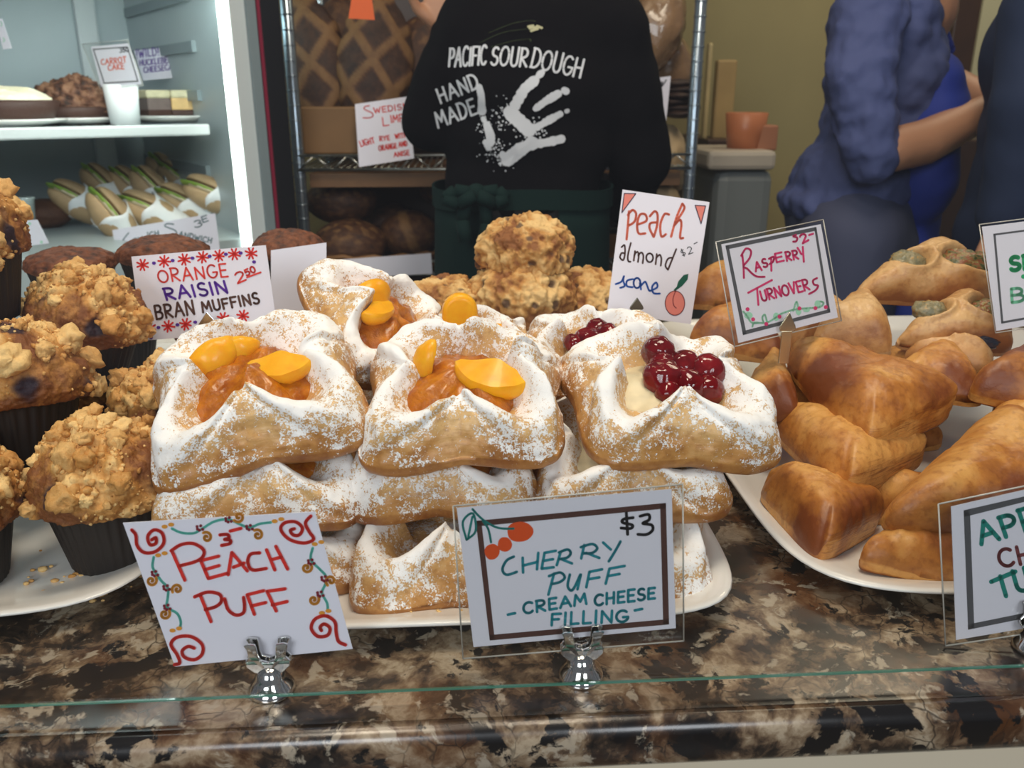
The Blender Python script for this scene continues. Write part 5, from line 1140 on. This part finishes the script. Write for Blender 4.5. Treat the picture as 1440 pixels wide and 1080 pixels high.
strip([(668,272),(655,285),(650,310),(655,340)], .012); strip([(672,272),(682,290),(685,315),(680,338)], .011); strip([(668,272),(640,268),(625,280),(645,288),(668,274)], .011); strip([(672,272),(700,268),(712,280),(695,286),(672,275)], .011); m.ball(W(670,273,d0), .018)
child(w1, 'apron_bow', m.mesh('apron_bow', None), MAT['greenapron'])
def onshirt(px, py, off):
    d = ray(px, py).normalized(); h = bv.ray_cast(CAM, d)
    return (h[0]-d*off) if h[0] is not None else None
def print_on(name, strokes, wd, col, O, S, label, widths=None, extra=()):
    m = M()
    for k, st in enumerate(strokes):
        w_ = (widths[k] if widths else wd); pts = []
        for a, b in zip(st, st[1:]):
            n = max(1, int(math.hypot(b[0]-a[0], b[1]-a[1])/6)); pts += [(lerp(a[0], b[0], i/n), lerp(a[1], b[1], i/n)) for i in range(n)]
        pts.append(st[-1])
        for x, y in pts:
            rr = w_/2*(1+(.25*math.sin(x*.31+y*.17)*math.sin(y*.23) if widths else 0)); q = [onshirt(O[0]+(x+rr*math.cos(2*PI*i/9))/S, O[1]+(y+rr*math.sin(2*PI*i/9))/S, .0035) for i in range(9)]
            if all(v is not None for v in q): m.add(q, [tuple(range(9))])
    rnd = random.Random(4)
    for (cx, cy, sx, sy, cnt) in extra:
        for _ in range(cnt):
            x, y = rnd.gauss(cx, sx), rnd.gauss(cy, sy); rr = rnd.uniform(1.2, 5); q = [onshirt(O[0]+(x+rr*math.cos(2*PI*i/7))/S, O[1]+(y+rr*math.sin(2*PI*i/7))/S, .0035) for i in range(7)]
            if all(v is not None for v in q): m.add(q, [tuple(range(7))])
    o = child(w1, name, m.mesh(name, None, False), ink(*col)); o['label'] = label
WHT = ('white_fabric_print', (.62,.64,.68)); OS = ((560,0), 3.273)
print_on('shirt_lettering', text('PACIFIC', 232, 306, 402, 298, 86, .12, gap=.22)+text('SOUR', 425, 298, 590, 306, 84, .1, gap=.22)+text('DOUGH', 608, 308, 838, 358, 88, .02, gap=.22)+text('HAND', 195, 475, 372, 402, 66, .05)+text('MADE', 185, 588, 362, 522, 72, .05), 11, WHT, *OS, 'white curved lettering')
print_on('hand_print', [[(372,400),(382,440),(385,510)], [(390,545),(402,565)], [(408,575),(425,625),(425,660)], [(510,515),(555,555),(602,600)], [(535,490),(580,410),(628,370)], [(645,350),(662,333)], [(632,500),(680,465),(735,432)], [(765,416),(772,420)], [(640,585),(690,555),(745,525)], [(775,512),(780,510)], [(655,660),(700,652),(750,640)], [(500,738),(560,690),(615,660)], [(480,710),(500,745)], [(400,655),(415,680)]], 40,
   WHT, *OS, 'white paint hand print', widths=[36, 22, 38, 62, 44, 36, 36, 34, 34, 26, 38, 56, 30, 26], extra=[(425,680,25,25,60), (490,540,25,30,50), (610,600,25,20,40), (480,730,25,25,60), (640,590,20,20,30), (450,520,30,60,16), (395,590,18,30,30), (560,620,60,40,14)])
print_on('wheat_print', [[(605,130),(635,125)], [(612,142),(642,132)], [(640,120),(660,128)], [(600,122),(620,118)]], 12, ('pale_straw_print', (.52,.50,.30)), *OS, 'small pale wheat ear')
print_on('wheat_stem_print', [smooth([(380,195),(480,150),(600,132)]), smooth([(420,150),(520,110),(600,95),(630,98)]), smooth([(430,215),(520,190),(600,180),(610,190)])], 3.5, ('dull_green_print', (.06,.085,.03)), *OS, 'thin green wheat stems')
# second worker, side on
MAT['blueshirt'] = plain('slate_blue_shirt', (.060,.078,.20), .8, bumps=(300,.2,.001)); MAT['royal'] = plain('royal_blue_apron', (.010,.030,.27), .75, bumps=(400,.2,.0006)); MAT['greytrouser'] = plain('slate_grey_trousers', (.055,.062,.115), .8)
VY = 1.70
def V(px, py, d=0): return at_y(px, py, VY+d)
w2 = thing('person', 'person side-on in a slate blue shirt and royal blue apron, forearms reaching forward', 'person', (V(1235,200).x, VY, 0))
m = M(); m.ball(V(1240,40), (.090,.145,.12), 24, 18); m.ball(V(1245,110), (.105,.145,.13), 24, 18); m.ball(V(1225,190), (.098,.135,.13), 24, 18); m.ball(V(1195,255), (.112,.155,.09), 24, 18); m.ball(V(1180,285), (.118,.16,.05), 24, 18)
limb(m, [V(1222,15,-.13), V(1208,110,-.17), V(1222,200,-.19), V(1228,222,-.19)], [.066,.062,.052,.047]); limb(m, [V(1250,25,.13), V(1300,120,.18)], [.068,.055]); limb(m, [V(1240,-10), V(1265,-25)], [.08,.06])
child(w2, 'shirt', fuse(m, .007, 4, (.0065, 30)), MAT['blueshirt'])
m = M(); limb(m, [V(1236,212,-.19), V(1250,212,-.185), V(1300,200,-.17), V(1405,148,-.10)], [.036,.040,.041,.030]); hand(m, V(1405,148,-.10), (1,.35,.05), 1, curl=.6)
limb(m, [V(1295,115,.17), V(1345,125,.14), V(1420,160,.02)], [.045,.040,.030]); hand(m, V(1420,160,.02), (1,-.3,-.1), -1, curl=.6)
limb(m, [V(1262,40), V(1290,15,-.02), V(1295,-60)], [.09,.072,.056]); hc2 = V(1318,-140); PH2 = head(m, hc2, (1,-.15,-.1)); m.ball(V(1235,130), (.07,.10,.25)); m.ball(V(1200,330), (.10,.13,.12))
for d in (-.08, .08): a = V(1200,340,d); limb(m, [a, (a.x, a.y, .5), (a.x, a.y, .08)], [.075,.055,.042])
child(w2, 'body', fuse(m, .0062, 3), MAT['skin'])
m = M().ball(hc2+Vector((-.02,.0,.024)), (.100,.092,.112), 26, 18); limb(m, [hc2+Vector((-.07,0,-.02)), hc2+Vector((-.085,0,-.16))], [.06,.045]); child(w2, 'hair', fuse(m, .008, 2), plain('fair_hair', (.30,.19,.08), .45)); eyes(w2, PH2, 0)
m = M()
for d in (-.085, .085): a = V(1200,330,d); limb(m, [a, (a.x, a.y, .5), (a.x, a.y, .09)], [.105,.08,.06])
m.ball(V(1190,305), (.118,.165,.11)); m.ball(V(1195,350), (.125,.17,.13)); child(w2, 'trousers', fuse(m, .012, 5), MAT['greytrouser'])
m = M()
for d in (-.085, .085): a = V(1200,330,d); m.ball((a.x+.05, a.y, .045), (.13,.048,.045), 16, 10)
child(w2, 'shoes', fuse(m, .009, 3), plain('grey_shoe', (.08,.08,.09), .5))
m = M(); m.ball(V(1281,125), (.080,.140,.085), 24, 18); m.ball(V(1280,165), (.090,.155,.11), 24, 18); m.ball(V(1268,235), (.088,.155,.13), 24, 18)
a = V(1268,250); limb(m, [a, a-Vector((0,0,.30))], [.085,.095]); m.ball(a-Vector((-.0,0,.25)), (.075,.16,.2)); child(w2, 'apron', fuse(m, .009, 6, (.004, 10)), MAT['royal'])
m = M(); limb(m, [V(1310,70,-.10), V(1292,25,-.10), V(1268,-10,-.08)], [.011,.010,.010]); limb(m, [V(1335,70,.06), V(1318,20,.06), V(1290,-15,.06)], [.011,.010,.010]); limb(m, [V(1300,205,-.13), V(1250,212,-.155), V(1190,208,-.12)], [.012,.010,.010]); child(w2, 'apron_strap', m.mesh('apron_strap', None), MAT['royal'])
# third person at the picture edge
UY = 1.39
def U_(px, py, d=0): return at_y(px, py, UY+d)
w3 = thing('person', 'person in a navy jacket, only one side showing at the picture edge', 'person', (U_(1500,200).x, UY, 0))
m = M(); m.ball(U_(1500,80), (.11,.16,.14), 22, 16); m.ball(U_(1500,170), (.115,.16,.14), 22, 16); m.ball(U_(1497,260), (.14,.17,.13), 22, 16); m.ball(U_(1495,330), (.17,.18,.12), 22, 16)
limb(m, [U_(1480,20,-.12), U_(1455,140,-.15), U_(1412,300,-.12)], [.07,.058,.045]); limb(m, [U_(1520,20,.12), U_(1540,140,.12), U_(1550,250,.1)], [.07,.058,.045]); child(w3, 'jacket', fuse(m, .011, 6, (.006, 9)), plain('navy_jacket', (.006,.016,.052), .85))
m = M(); limb(m, [U_(1500,20), U_(1505,-70)], [.07,.055]); hc3 = U_(1510,-150); PH3 = head(m, hc3, (-.8,-.4,0)); hand(m, U_(1412,300,-.12), (-.1,-.2,-1), 1, up=Vector((0,1,0))); hand(m, U_(1550,250,.1), (.1,-.3,-1), -1, up=Vector((0,1,0))); m.ball(U_(1500,200), (.08,.10,.28)); m.ball(U_(1500,330), (.11,.12,.12))
for d in (-.08, .08): a = U_(1495,340,d); limb(m, [a, (a.x, a.y, .5), (a.x, a.y, .08)], [.075,.055,.042])
child(w3, 'body', fuse(m, .0065, 3), MAT['skin']); m = M().ball(hc3+Vector((.02,.01,.022)), (.095,.095,.112), 26, 18); child(w3, 'hair', fuse(m, .008, 2), plain('black_hair', (.012,.010,.010), .45)); eyes(w3, PH3, 0)
m = M()
for d in (-.085, .085): a = U_(1495,330,d); limb(m, [a, (a.x, a.y, .5), (a.x, a.y, .06)], [.10,.08,.06])
child(w3, 'trousers', fuse(m, .012, 5), MAT['trouser'])
